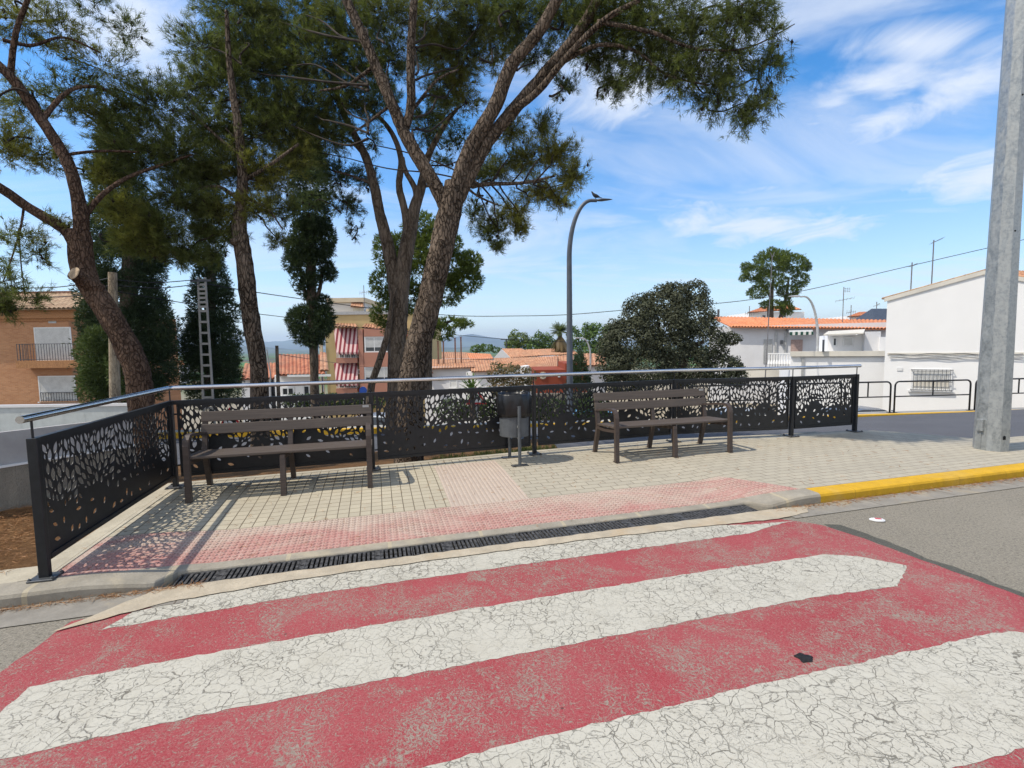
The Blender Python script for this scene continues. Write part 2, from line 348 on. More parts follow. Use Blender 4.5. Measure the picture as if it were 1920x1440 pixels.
def m_tactile(name, pale):
    t = MT(name, 0.85, spec=0.2)
    n = t.noise(0.9, 6, 0.7, 1.0, stretch=(1, 2.2, 1)); y = t.sep()[1]
    k = t.math('ADD', n, t.rng(y, 0.4, 1.0, 0.10, -0.10, False))
    a = t.mix(t.math('MULTIPLY', t.rng(k, 0.38, 0.66), t.rng(t.noise(24, 5, .8), .3, .55, .45, 1.0)), (0.45, 0.35, 0.285), (0.41, 0.195, 0.17)) if not pale else t.mix(t.rng(n, .3, .7), (0.45, 0.375, 0.31), (0.41, 0.335, 0.28))
    a = t.mix(t.math('MULTIPLY', t.rng(t.noise(45, 4, .75), 0.45, 0.7), 0.4), a, (0.55, 0.47, 0.41))
    x = t.sep()[0]
    for s_, o_ in ((x, 0.07), (y, 0.18)):
        fr = t.math('FRACT', t.math('ADD', t.math('DIVIDE', t.math('ADD', s_, o_), 0.2), 40)); ln = t.math('LESS_THAN', fr, 0.018)
        a = t.mix(t.math('MULTIPLY', ln, 0.5), a, t.mix(t.rng(t.noise(1.7), .45, .55), (0.17, 0.10, 0.08), (0.6, 0.5, 0.42)))
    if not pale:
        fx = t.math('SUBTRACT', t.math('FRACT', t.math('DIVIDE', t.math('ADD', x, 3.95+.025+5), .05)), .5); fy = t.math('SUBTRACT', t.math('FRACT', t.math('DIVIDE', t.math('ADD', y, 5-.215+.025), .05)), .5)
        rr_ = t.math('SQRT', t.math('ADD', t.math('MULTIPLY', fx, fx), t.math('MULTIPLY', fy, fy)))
        stud_shade = t.math('MULTIPLY', t.rng(rr_, .22, .28), t.rng(rr_, .36, .46, 1, 0))  # shaded sides of the studs, painted into the tile colour as dark rings
        a = t.mix(t.math('MULTIPLY', stud_shade, t.rng(t.noise(3, 4), .35, .6, .25, .6)), a, (.13, .085, .065))
    else:
        fx = t.math('FRACT', t.math('DIVIDE', t.math('ADD', x, .34+.0225+4.5), .045)); a = t.mix(t.math('MULTIPLY', t.rng(t.math('ABSOLUTE', t.math('SUBTRACT', fx, .5)), .25, .42), .3), a, (.20, .14, .11))
    t.color(a); t.bump(t.noise(90, 4), 0.3, 0.004); return t.m
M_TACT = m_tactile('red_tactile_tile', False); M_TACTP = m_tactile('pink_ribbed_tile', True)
def m_dirt(name, c1, c2, needles=True):
    t = MT(name, 0.95, spec=0.1)
    a = t.mix(t.rng(t.noise(1.5, 6, .7), .3, .7), c1, c2)
    fib = t.rng(t.noise(30, 7, 0.85, 2.5, stretch=(1, 2.4, 1)), 0.44, 0.60)
    a = t.mix(t.math('MULTIPLY', t.rng(t.noise(7, 6, .8), .5, .62), .6), a, (.09, .05, .028)); a = t.mix(t.math('MULTIPLY', fib, .65), a, (0.50, 0.29, 0.13) if needles else tuple(x*1.5 for x in c2))
    t.color(a); t.bump(t.math('ADD', fib, t.noise(9, 6)), 0.8, 0.03); return t.m
M_DIRT = m_dirt('needle_litter_soil', (0.20, 0.105, 0.05), (0.30, 0.17, 0.085))
def m_land():
    t = MT('farmland', 0.95, spec=0.1)
    pos = t.co
    cell = t.voro(0.012, co=t.warp(30, 0.01), out='Color')
    a = t.mix(0.5, (0.10, 0.16, 0.045), t.mix(1.0, cell, (0.19, 0.23, 0.10), 'MULTIPLY'))
    rows = t.rng(t.noise(0.5, 3, stretch=(0.02, 1, 1)), .4, .6)
    a = t.mix(t.math('MULTIPLY', rows, .5), a, (0.045, 0.075, 0.03))
    near = t.rng(t.sep()[1], 60, 140); a = t.mix(near, (0.26, 0.225, 0.17), a)
    t.color(a); return t.m
M_LAND = m_land()
M_MOUNT = simple('mountain_scrub', (0.085, 0.105, 0.07), 0.95, var=0.4, scale=0.002)
M_BLACK = simple('black_powder_coat', (0.012, 0.013, 0.015), 0.42, var=0.2, scale=20, spec=0.4)
M_STEEL = simple('polished_steel', (0.62, 0.62, 0.63), 0.16, 1.0, var=0.06, scale=6, stretch=(1, 1, 1))
M_IRON = simple('cast_iron', (0.085, 0.083, 0.082), 0.5, 0.2, var=0.5, scale=30, bump=.3)
M_VOID = simple('drain_void', (0.006, 0.006, 0.006), 0.9)
def m_bench(name, c):
    t = MT(name, 0.5, spec=0.35)
    g = t.rng(t.noise(6, 5, .6, stretch=(0.35, 12, 12)), .3, .7)
    a = t.mix(g, tuple(x*.82 for x in c), tuple(x*1.12 for x in c)); a = t.mix(t.math('MULTIPLY', t.rng(t.noise(2.5, 6), .55, .8), .35), a, (0.16, 0.13, 0.10))
    t.color(a); t.bump(g, .15, .002); return t.m
M_SLAT = m_bench('bench_plank_brown', (0.094, 0.074, 0.061)); M_BLEG = m_bench('bench_iron_brown', (0.068, 0.051, 0.043))
def m_galv():
    t = MT('galvanised_steel', 0.45, 0.55, 0.5)
    n = t.rng(t.noise(11, 6, .7, 1.5, stretch=(1, 1, .35)), .32, .7)
    a = t.mix(n, (0.24, 0.26, 0.27), (0.36, 0.375, 0.375)); a = t.mix(t.math('MULTIPLY', t.rng(t.noise(26, 3, .6), .4, .6), .35), a, (.46, .48, .47))
    a = t.mix(t.math('MULTIPLY', t.rng(t.noise(60, 3), .6, .75), .35), a, (0.6, 0.6, 0.6))
    t.color(a); t.rough(t.rng(n, 0, 1, .36, .6)); return t.m
M_GALV = m_galv()
M_GREYP = simple('grey_lamp_paint', (0.11, 0.125, 0.15), 0.45, 0.2, var=.1)
M_LIGHTG = simple('light_grey_metal', (0.42, 0.42, 0.41), 0.5, 0.3, var=.1)
M_BINP = simple('bin_grey_paint', (0.085, 0.093, 0.10), 0.5, var=.2, scale=12)
def m_binmesh():
    t = MT('bin_perforated_sheet', 0.5, 0.2, .4)
    s_ = t.sep(); ang = t.math('ARCTAN2', s_[1], s_[0]); u = t.math('FRACT', t.math('MULTIPLY', ang, 34/6.2832*2)); v = t.math('FRACT', t.math('MULTIPLY', s_[2], 110))
    d = t.math('ADD', t.math('POWER', t.math('SUBTRACT', u, .5), 2), t.math('POWER', t.math('SUBTRACT', v, .5), 2)); h = t.math('LESS_THAN', d, .09)
    a = t.mix(t.math('MULTIPLY', h, .7), t.mix(t.rng(t.noise(7, 5), .3, .7), (0.085, 0.095, 0.105), (0.125, 0.135, 0.145)), (0.02, 0.02, 0.02)); t.color(a); return t.m
M_BINM = m_binmesh()
M_BAG = MT('black_bin_liner', 0.36, spec=0.45).color((0.008, 0.008, 0.009)).m
def m_bark(name, c1, c2, sc=9, st=0.32, b=1.0, dk=.55):
    t = MT(name, 0.95, spec=0.1); w = t.warp(0.12, 7)
    v = t.voro(sc, 'DISTANCE_TO_EDGE', co=w, stretch=(1, 1, st)); v2 = t.voro(sc*2.6, 'DISTANCE_TO_EDGE', co=w, stretch=(1, 1, st*.8)); f = t.noise(40, 5, .75, stretch=(1, 1, .4))
    pl = t.rng(v, 0.0, 0.16); a = t.mix(pl, tuple(x*dk for x in c1), t.mix(t.rng(f, .3, .75), c1, c2))
    a = t.mix(t.math('MULTIPLY', t.rng(v2, 0, .06, 1, 0), .5), a, tuple(x*.4 for x in c1))
    a = t.mix(t.math('MULTIPLY', t.rng(t.noise(2.6, 5, .7, stretch=(1, 1, .5)), .4, .68), .5), a, tuple(min(1, x*1.35) for x in c2)); a = t.mix(t.math('MULTIPLY', t.rng(t.noise(5, 5, .7), .56, .72), .5), a, tuple(x*.6 for x in c1))
    t.color(a); t.bump(t.math('ADD', pl, t.math('ADD', t.math('MULTIPLY', f, .6), t.math('MULTIPLY', t.noise(9, 4, .6, stretch=(1, 1, .35)), 1.2))), b, 0.04); return t.m
M_BARK = m_bark('pine_bark', (0.092, 0.068, 0.050), (0.20, 0.156, 0.12), 23, .24, 1.0, .32)
M_BARKR = m_bark('reddish_pine_bark', (0.085, 0.052, 0.037), (0.155, 0.102, 0.072), 26, .32, .8)
M_BARKG = m_bark('grey_brown_bark', (0.10, 0.076, 0.057), (0.185, 0.148, 0.115), 14, .2, .6)
M_CUT = simple('sawn_wood_face', (0.36, 0.27, 0.18), .9, var=.3, scale=14)
M_CONE = simple('pine_cone_brown', (0.045, 0.028, 0.02), .9)
def m_leaf(name, dark, light, yell=None, trans=0.3, tv=0.35):
    t = MT(name, 0.55, spec=0.25)
    r = t.attr('tint', 'Fac'); a = t.mix(r, dark, light)
    if yell: a = t.mix(t.rng(t.noise(0.55, 3, .6), .48, .66), a, t.mix(r, tuple(x*.7 for x in yell), yell))
    t.color(a)
    tr = t.N.new('ShaderNodeBsdfTranslucent'); t.val(t.mix(0.5, a, (0.16, 0.22, 0.03)), tr.inputs[0])
    ms = t.N.new('ShaderNodeMixShader'); ms.inputs[0].default_value = trans
    t.L.new(t.b.outputs[0], ms.inputs[1]); t.L.new(tr.outputs[0], ms.inputs[2]); t.L.new(ms.outputs[0], t.N['Material Output'].inputs[0])
    return t.m
M_PINE = m_leaf('pine_needles', (0.035, 0.050, 0.016), (0.17, 0.195, 0.055), (0.28, 0.27, 0.055), trans=.45)
M_PINED = m_leaf('dark_pine_needles', (0.035, 0.055, 0.025), (0.12, 0.155, 0.06), trans=.38)
M_PINEB = m_leaf('bright_pine_needles', (0.06, 0.095, 0.02), (0.19, 0.24, 0.05), trans=.35)
M_CYP = m_leaf('cypress_foliage', (0.020, 0.036, 0.018), (0.052, 0.082, 0.036), trans=.15)
M_CYPL = m_leaf('lighter_cypress_foliage', (0.05, 0.08, 0.02), (0.13, 0.17, 0.05), trans=.15)
M_OAK = m_leaf('holm_oak_foliage', (0.050, 0.055, 0.034), (0.115, 0.122, 0.080), trans=.12); M_OAK.node_tree.nodes['Principled BSDF'].inputs['Specular IOR Level'].default_value = .08; M_OAK.node_tree.nodes['Principled BSDF'].inputs['Roughness'].default_value = .8
M_GREEN = m_leaf('fresh_green_foliage', (0.045, 0.085, 0.02), (0.14, 0.22, 0.05), trans=.25)
M_PALM = m_leaf('palm_foliage', (0.06, 0.08, 0.03), (0.16, 0.19, 0.07)); M_PALMD = m_leaf('dry_palm_skirt', (0.13, 0.09, 0.04), (0.30, 0.22, 0.11))
M_RUST = m_leaf('rusty_shrub_foliage', (0.09, 0.08, 0.035), (0.26, 0.17, 0.09)); M_HEDGE = m_leaf('hedge_foliage', (0.02, 0.035, 0.014), (0.06, 0.09, 0.03))
M_DRYG = m_leaf('verge_weeds', (0.07, 0.09, 0.025), (0.17, 0.18, 0.06))
def m_wall(name, c, var=0.1, scale=0.7, streak=0.25):
    t = MT(name, 0.9, spec=0.15)
    a = t.mix(t.rng(t.noise(scale, 6, .65), .3, .72), tuple(x*(1-var) for x in c), c)
    a = t.mix(t.math('MULTIPLY', t.rng(t.noise(1.8, 5, .7, stretch=(2.5, 2.5, .25)), .55, .8), streak), a, tuple(x*.62 for x in c))
    t.color(a); t.bump(t.noise(22, 5, .7), .15, .01); return t.m
M_WW = m_wall('whitewashed_wall', (0.80, 0.79, 0.775), .05, streak=.12); M_WG = m_wall('greyish_white_wall', (0.66, 0.655, 0.66)); M_OCH = m_wall('ochre_render', (0.52, 0.40, 0.20), .12)
M_SALM = m_wall('salmon_panel', (0.46, 0.225, 0.16), .1); M_RBR = m_wall('red_brown_render', (0.27, 0.065, 0.035), .15); M_CREAM = m_wall('cream_render', (0.62, 0.52, 0.38), .12)
M_PALEY = m_wall('stained_pale_wall', (0.68, 0.64, 0.56), .2, streak=.4)
M_LOWC = m_concrete('rough_concrete', (0.32, 0.29, 0.24), .35, 1.5, .8, (0.22, 0.19, 0.15))
def m_brickw():
    t = MT('orange_brick_wall', .9, spec=.15); b = t.N.new('ShaderNodeTexBrick'); t.L.new(t.map(rot=(radians(90), 0, 0)), b.inputs['Vector'])
    b.inputs['Scale'].default_value = 1; b.inputs['Brick Width'].default_value = .25; b.inputs['Row Height'].default_value = .075; b.inputs['Mortar Size'].default_value = .006
    b.inputs['Color1'].default_value = (.50, .255, .13, 1); b.inputs['Color2'].default_value = (.40, .19, .095, 1); b.inputs['Mortar'].default_value = (.42, .30, .2, 1)
    a = t.mix(t.math('MULTIPLY', t.rng(t.noise(.8, 6), .35, .7), .4), b.outputs[0], (.36, .17, .085)); t.color(a); t.bump(b.outputs[1], -.3, .01); return t.m
M_BRICK = m_brickw(); M_BRKTRIM = simple('brick_soldier_course', (.40, .20, .09), .9, var=.3, scale=14, stretch=(6, 1, 1))
def m_tile(name, c1, c2, c3):
    t = MT(name, .85, spec=.2)
    v = t.voro(4.2, out='Color', stretch=(1, .55, .55)); vs = t.N.new('ShaderNodeSeparateColor'); t.L.new(v, vs.inputs[0])
    a = t.mix(vs.outputs[0], c1, c2); a = t.mix(t.math('MULTIPLY', t.rng(t.noise(.5, 6, .7), .42, .7), .7), a, c3)
    u = t.attr('UVMap', 'Vector'); y = t.sep(u)[1]; fr = t.math('FRACT', t.math('MULTIPLY', y, 2.6)); a = t.mix(t.math('MULTIPLY', t.math('LESS_THAN', fr, .12), .55), a, tuple(x*.3 for x in c1))
    t.color(a); t.bump(fr, .5, .03); return t.m
M_TILE = m_tile('terracotta_tile', (.36, .17, .095), (.52, .28, .165), (.34, .22, .145)); M_TILEO = m_tile('orange_tile', (.52, .19, .085), (.66, .27, .13), (.50, .24, .15)); M_TILEB = m_tile('weathered_tile', (.38, .24, .15), (.60, .44, .28), (.27, .16, .10)); M_TILER = m_tile('old_red_tile', (.34, .11, .06), (.48, .20, .11), (.30, .19, .13))
M_SHUT = simple('white_shutter', (0.62, 0.62, 0.60), .6, var=.08, scale=3); M_FRAME = simple('white_window_frame', (.70, .70, .69), .5, var=.05)
M_GLASS = MT('dark_window_glass', .08, spec=.7).color((.025, .03, .035)).m; M_DGREY = simple('dark_grey_paint', (.07, .075, .085), .5)
M_BROWNW = simple('brown_wood', (.20, .10, .065), .7, var=.25); M_PINKD = simple('pinkish_door', (.42, .30, .26), .7); M_ANT = simple('aerial_metal', (.20, .19, .19), .5, .5)
M_POLEW = m_bark('weathered_pole_wood', (.26, .20, .14), (.38, .31, .22), 20, .06, .3); M_CONCP = m_concrete('pylon_concrete', (.36, .35, .33), .2, 3, .2)
M_CABLE = simple('black_cable', (.015, .015, .017), .6); M_SLATE = simple('blue_grey_roofing', (.06, .075, .105), .6, var=.15); M_NAVY = simple('navy_sheet', (.012, .015, .07), .6)
def m_awn():
    t = MT('striped_awning_cloth', .85); x = t.sep()[0]; f = t.math('LESS_THAN', t.math('FRACT', t.math('MULTIPLY', t.math('ADD', x, 50), 2.6)), .5)
    t.color(t.mix(f, (.62, .44, .42), (.22, .035, .045))); return t.m
M_AWN = m_awn(); M_CHK = MT('green_white_valance', .85)
_x = M_CHK.sep()[0]; M_CHK = M_CHK.color(M_CHK.mix(M_CHK.math('LESS_THAN', M_CHK.math('FRACT', M_CHK.math('MULTIPLY', M_CHK.math('ADD', _x, 50), 3.3)), .5), (.6, .6, .55), (.02, .07, .05))).m
def m_plain(name, c, r=.3, metal=0.0): return MT(name, r, metal, .5).color(c).m
M_REDP = m_plain('red_sign_paint', (.5, .02, .02)); M_WHITEP = m_plain('white_sign_paint', (.75, .75, .75)); M_TYRE = m_plain('tyre_rubber', (.015, .015, .015), .8); M_BLUEP = m_plain('blue_sign_paint', (.02, .08, .4))
# ------------------------------------------------------------------ the ground
KA = radians(15.8); EU = Vector((cos(KA), sin(KA), 0)); EV = Vector((-sin(KA), cos(KA), 0)); KO = Vector((-0.02, 3.79, 0))
def uv(p): d = Vector((p[0], p[1], 0)) - KO; return d.dot(EU), d.dot(EV)
def UVP(u, v, z=0.0): return KO + EU*u + EV*v + Vector((0, 0, z))
def sm(a, b, x): t = max(0, min(1, (x-a)/(b-a))); return t*t*(3-2*t)
def kz(u): return 0.02 + 0.075*(1-sm(-3.0, -2.15, u)) + 0.08*sm(2.25, 3.05, u)
def kin(u): return .29 - .10*(1-sm(-2.9, -2.3, u)) - .10*sm(2.4, 3.1, u)
def pz(u, v): return 0.12 - (0.12 - kz(u)) * max(0.0, min(1.0, 1 - (v - 0.2)/1.7))
POSTS = [G(85, 1075, .13), G(330, 912, .13), G(700, 879, .13), G(1002, 850, .13), G(1263, 827, .13), G(1483, 817, .13), G(1602, 808, .13)]
PUV = [uv(p) for p in POSTS]
def vback(u):
    """v of the pavement's rear edge"""
    pts = [(-4.2, 2.15), (PUV[1][0], PUV[1][1]+.12)] + [(p[0], p[1]+.12) for p in PUV[2:]] + [(PUV[6][0]+.45, PUV[6][1]-.05), (PUV[6][0]+1.2, PUV[6][1]-1.1), (30, PUV[6][1]-1.5)]
    for a, b in zip(pts, pts[1:]):
        if u <= b[0]: return a[1] + (b[1]-a[1])*(u-a[0])/(b[0]-a[0])
    return pts[-1][1]
def uleft(v):
    """u of the pavement's left edge (outside of the fence)"""
    a, b = PUV[0], PUV[1]; t = (v - a[1])/(b[1]-a[1]); return a[0] + (b[0]-a[0])*t - 0.13
def kyl(x): return 12.95 + 0.075*x + 0.0011*x*x          # far kerb line
def ry(x, y):   # height of the rear road / verge
    v0 = KO.y - 0; d = uv((x, y)); dd = d[1] - vback(d[0]) if d[0] > -4.3 else d[1]-2.2
    dd = max(0, dd); return 0.0 - 0.099*dd if dd < 6.6 else -0.099*6.6
SHEETS = thing  # (unused alias)
def sheet(name, fn, us, vs, mat, z_off=0.0, lab=None):
    mb = MB(); nu, nv = len(us), len(vs)
    for j, v in enumerate(vs):
        for i, u in enumerate(us): mb.v.append(fn(u, v))
    for j in range(nv-1):
        for i in range(nu-1): mb.f.append((j*nu+i, j*nu+i+1, (j+1)*nu+i+1, (j+1)*nu+i)); mb.mi.append(0)
    o = mb.build(name, mat, smooth=True); tag(o, lab, kind='structure'); return o
def place_uv(o): o.location = KO; o.rotation_euler = (0, 0, KA); return o
lin = lambda a, b, n: [a + (b-a)*i/(n-1) for i in range(n)]
def terrain(x, y):
    s = y - kyl(max(-60, min(60, x))); r = sqrt(x*x + y*y)
    u_, v_ = uv((x, y))
    if v_ < vback(max(-4.2, min(20, u_))) + 0.02: base = -0.06
    else: base = ry(x, y) - 0.06
    if s > 0.3: base = -0.74
    if s > .5: base = -0.74 - 1.45*sm(.5, .9, s)
    if s > 7: base = -2.54 - 3.6*sm(7, 16, s) * (1 - sm(8, 14, x))
    if y > 60: base = base + (-20 - base)*sm(60, 420, y)
    if y < 0: base = -0.06
    return base
xs = sorted(set([-9000, -4000, -1500, -600, -250, -120, -70, -45] + lin(-30, 30, 91) + [45, 70, 120, 250, 600, 1500, 4000, 9000]))
ys = sorted(set([-200, -60, -20, -5, 0, 3, 5] + lin(6, 34, 113) + [38, 44, 50, 60, 75, 100, 140, 200, 280, 420, 700, 1200, 2500, 5000, 9000]))
# the land as one sheet out to the horizon
sheet('terrain', lambda x, y: (x, y, terrain(x, y)), xs, ys, M_LAND)
# front road
def poly_sheet(name, pts, z, mat, sub=0):
    mb = MB(); mb.add([(p[0], p[1], z) for p in pts], [tuple(range(len(pts)))]); o = mb.build(name, mat); tag(o, kind='structure'); return o
poly_sheet('road', [UVP(-40, -22), UVP(40, -22), UVP(40, 0.02), UVP(2.6, 0.02), UVP(2.45, 0.0), UVP(-2.4, 0.0), UVP(-2.6, 0.02), UVP(-40, 0.02)], 0.0, M_ASPH)
def ragged(pts, n=14, amp=0.012, seed=1):
    r = random.Random(seed); o = []
    for a, b in zip(pts, pts[1:] + pts[:1]):
        a = Vector(a[:2]); b = Vector(b[:2]); k = max(1, int((b-a).length*n))
        nrm = Vector((-(b-a).y, (b-a).x)).normalized() if (b-a).length > 0 else Vector((0, 0))
        for i in range(k):
            q = a.lerp(b, i/k) + nrm*(r.uniform(-amp, amp) if i else 0); o.append((q.x, q.y))
    return o
g = lambda x, y: tuple(G(x, y, 0)[:2])
zone = [g(135, 1165), g(230, 1150), UVP(-2.2, -.10)[:2], UVP(0, -.08)[:2], UVP(2.35, -.12)[:2], g(1490, 977), g(1540, 985), g(1620, 1010), g(1700, 1040), g(1920, 1121), (3.45, 2.1), (3.7, .2), (3.9, -1.5), (-2.3, -3.2), (-2.45, .5), g(0, 1262)]
poly_sheet('red_crossing_paint', ragged(zone, 12, .008, 2), 0.0022, M_RED)
seam = [g(1545, 983), g(1575, 984), g(1640, 1007), g(1720, 1039), g(1925, 1114), (3.49, 2.1), (3.78, .2), (3.6, .2), (3.4, 2.1), g(1925, 1126), g(1700, 1044), g(1620, 1014)]
poly_sheet('road_seam', ragged(seam, 14, .022, 5), 0.0011, M_SEAM)
s1 = [g(190, 1182), g(250, 1148), g(380, 1118), UVP(-1.0, -.075)[:2], UVP(.0, -.065)[:2], UVP(1.5, -.09)[:2], g(1410, 984), g(1490, 977), g(1455, 985), g(1430, 992), g(1405, 1001), g(1380, 1004), g(960, 1062), g(560, 1118)]
s2 = [g(55, 1289), g(105, 1278), g(480, 1210), g(960, 1130), g(1300, 1075), g(1548, 1040), g(1610, 1044), g(1699, 1061), g(1697, 1072), g(1683, 1100), g(1530, 1120), g(960, 1230), g(385, 1340), g(0, 1425), g(-90, 1445), g(-70, 1392), g(0, 1338)]
s3 = [UVP(-2.1, -1.9)[:2], g(800, 1438), g(960, 1396), g(1400, 1290), g(1850, 1190), g(1890, 1185), g(1925, 1188), UVP(2.75, -2.1)[:2], UVP(2.7, -2.3)[:2], g(1920, 1404), g(1810, 1437), UVP(-.4, -2.4)[:2], UVP(-2.2, -2.4)[:2]]
s4 = [UVP(-2.1, -2.9)[:2], UVP(2.9, -2.9)[:2], UVP(2.9, -3.4)[:2], UVP(-2.1, -3.4)[:2]]
for k, (p, m_) in enumerate(((s1, M_WHITE2), (s2, M_WHITE), (s3, M_WHITE), (s4, M_WHITE))):
    poly_sheet('white_crossing_stripe', ragged(p, 26, .007, 30+k), 0.0036, m_)
# gutter strips and the mortar apron before the drain
place_uv(sheet('gutter', lambda u, v: (u, v, 0.006), lin(2.62, 30, 30), [-.25, 0.0], M_GUTTER))
place_uv(sheet('gutter', lambda u, v: (u, v, 0.006), lin(-30, -2.25, 30), [-.25, 0.02], M_GUTTER))
ap = [(-2.85, -.40), (-2.35, -.22), (-1.6, -.14), (-.6, -.12), (.6, -.12), (1.6, -.16), (2.45, -.22), (2.85, -.17), (2.98, -.05), (2.75, .0), (2.47, .0), (-2.36, .0), (-2.5, -.03)]
o = MB().add([(a[0], a[1], .0105) for a in ragged(ap, 14, .008, 9)], [tuple(range(len(ragged(ap, 14, .008, 9))))]).build('mortar_apron', M_MORTAR); tag(o, kind='structure'); place_uv(o)
# pavement sheets in the kerb's own frame
place_uv(sheet('pavement', lambda u, v: (u, v, pz(u, v)), lin(-3.6, -0.45, 40), lin(0.98, 2.6, 20), M_PAVE_L))
def pv_fill(u0, u1, v0, v1f, mat, name, nu=60, nv=14, left=False):
    mb = MB(); us = lin(u0, u1, nu)
    for j in range(nv):
        for u in us:
            v0_ = v0(u) if callable(v0) else v0; v = v0_ + (v1f(u) - v0_)*j/(nv-1); mb.v.append((max(u, uleft(v)+.14) if left else u, v, pz(u, v)))
    for j in range(nv-1):
        for i in range(nu-1): mb.f.append((j*nu+i, j*nu+i+1, (j+1)*nu+i+1, (j+1)*nu+i)); mb.mi.append(0)
    o = mb.build(name, mat, smooth=True); tag(o, kind='structure'); return place_uv(o)
for o in [o for o in bpy.data.objects if o.name == 'pavement']: bpy.data.objects.remove(o)
pv_fill(-4.2, -0.36, 0.89, vback, M_PAVE_L, 'pavement', left=True)
pv_fill(-0.36, 0.44, 0.89, lambda u: vback(u)-.25, M_TACTP, 'ribbed_paving')
pv_fill(-0.36, 0.44, lambda u: vback(u)-.25, vback, M_PAVE_L, 'pavement', 8, 3)
pv_fill(0.44, 30, 0.89, vback, M_PAVE_R, 'pavement', 120, 16)
pv_fill(3.2, 30, 0.15, lambda u: .89, M_PAVE_R, 'pavement', 80, 5)
# dotted tactile paving with real studs
mb = MB(); tu1 = 3.2
def tright(v): return 3.15 - (v-.19)*.62
us = lin(-4.0, 3.2, 80)
for j in range(5):
    for u in us:
        v = kin(u) + (.89-kin(u))*j/4; uu = max(uleft(v)+.14, min(u, tright(v))); mb.v.append((uu, v, pz(uu, v)))
for j in range(4):
    for i in range(79): mb.f.append((j*80+i, j*80+i+1, (j+1)*80+i+1, (j+1)*80+i)); mb.mi.append(0)
v = .19+.025
while v < .88:
    u = -3.95
    while u < tright(v) - .02:
        if u > uleft(v) + .17 and v > kin(u)+.01: mb.lathe([(.0135, 0), (.0105, .0042), (.0001, .005)], (u, v, pz(u, v)), 8)
        u += .05
    v += .05
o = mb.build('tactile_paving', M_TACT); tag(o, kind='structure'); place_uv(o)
pv_fill(2.3, 3.22, lambda u: kin(u)-.03, lambda u: .892, M_PAVE_R, 'pavement', 24, 6).location.z -= .0008
mb = MB()
for i in range(18):
    u = -0.34 + i*.045; v = .90
    while v < 2.3:
        a, b = pz(u, v), pz(u, v+.19); mb.add([(u-.008, v, a), (u+.008, v, a), (u+.008, v+.19, b), (u-.008, v+.19, b), (u-.005, v+.004, a+.0045), (u+.005, v+.004, a+.0045), (u+.005, v+.186, b+.0045), (u-.005, v+.186, b+.0045)], [(4,5,6,7),(0,1,5,4),(1,2,6,5),(2,3,7,6),(3,0,4,7)]); v += .2
o = mb.build('ribbed_paving', M_TACTP); tag(o, kind='structure'); place_uv(o)
# kerb stones: a swept profile whose height follows kz
def kerb(name, u0, u1, mat, v0=.0, w=.17, n=30, front=None):
    mb = MB(); us = lin(u0, u1, n)
    for u in us:
        h = kz(u); f = front(u) if front else v0; kb = kin(u); top = pz(u, kb)
        b_ = min(.03, h*.6)
        pr = [(f, -.05), (f, h-b_), (f+b_*.35, h-b_*.3), (f+b_, h), (kb, top+.002), (kb, -.05)]
        for a in pr: mb.v.append((u, a[0], a[1]))
    for i in range(n-1):
        for k in range(5): a = i*6+k; mb.f.append((a, a+6, a+7, a+1)); mb.mi.append(0)
    mb.f += [(0, 1, 2, 3, 4, 5), tuple(reversed([(n-1)*6+k for k in range(6)]))]; mb.mi += [0, 0]
    o = mb.build(name, mat); tag(o, kind='structure'); return place_uv(o)
fr = lambda u: .2 - .19*(1-sm(-2.52, -2.40, u)) - .19*sm(2.46, 2.6, u)
kerb('kerb', -3.42, 3.2, M_KERB, n=160, front=fr)
kerb('yellow_kerb', 3.2, 30, M_YELLOW, n=60, front=lambda u: .01)
kerb('kerb', -30, -3.42, M_KERB, n=40, front=lambda u: .01)
# left edging band along the side fence, and a concrete footing at its corner
mb = MB(); n = 24
for i in range(n):
    v = .19 + (PUV[1][1] + .2 - .19)*i/(n-1); u = uleft(v)
    for du, z in ((-.02, -.1), (-.02, pz(u, v)+.004), (.145, pz(u, v)+.006), (.145, -.05)): mb.v.append((u+du, v, z))
for i in range(n-1):
    for k in range(3): a = i*4+k; mb.f.append((a, a+4, a+5, a+1)); mb.mi.append(0)
o = mb.build('edging_strip', M_EDGE); tag(o, kind='structure'); place_uv(o)
mb = MB(); n = 50; us = lin(PUV[1][0]-.1, 6, n)
for u in us:
    v = vback(u); z = pz(u, v)
    for dv, zz_ in ((.0, z+.003), (.09, z+.003), (.09, -.6)): mb.v.append((u, v+dv-.002, zz_))
for i in range(n-1):
    for k in range(2): a = i*3+k; mb.f.append((a, a+3, a+4, a+1)); mb.mi.append(0)
o = mb.build('edging_strip', M_EDGE); tag(o, kind='structure'); place_uv(o)
# needle-strewn ground left of the fence
sheet_ = sheet('edging_strip', lambda u, v: (u, v, .096), lin(-9, -3.28, 6), [.15, .30, .44], M_EDGE); place_uv(sheet_)
mb = MB(); us = lin(-9, -3.42, 24); vs = lin(.42, 3.2, 14)
for v in vs:
    for u in us: uu = min(u, uleft(v)-.0) if v < PUV[1][1]+.2 else u; mb.v.append((uu, v, .07 + .02*sin(uu*5+v*3) + .015*sin(v*9)))
for j in range(13):
    for i in range(23): a = j*24+i; mb.f.append((a, a+1, a+25, a+24)); mb.mi.append(0)
o = mb.build('ground', M_DIRT, smooth=True); tag(o, kind='structure'); place_uv(o)
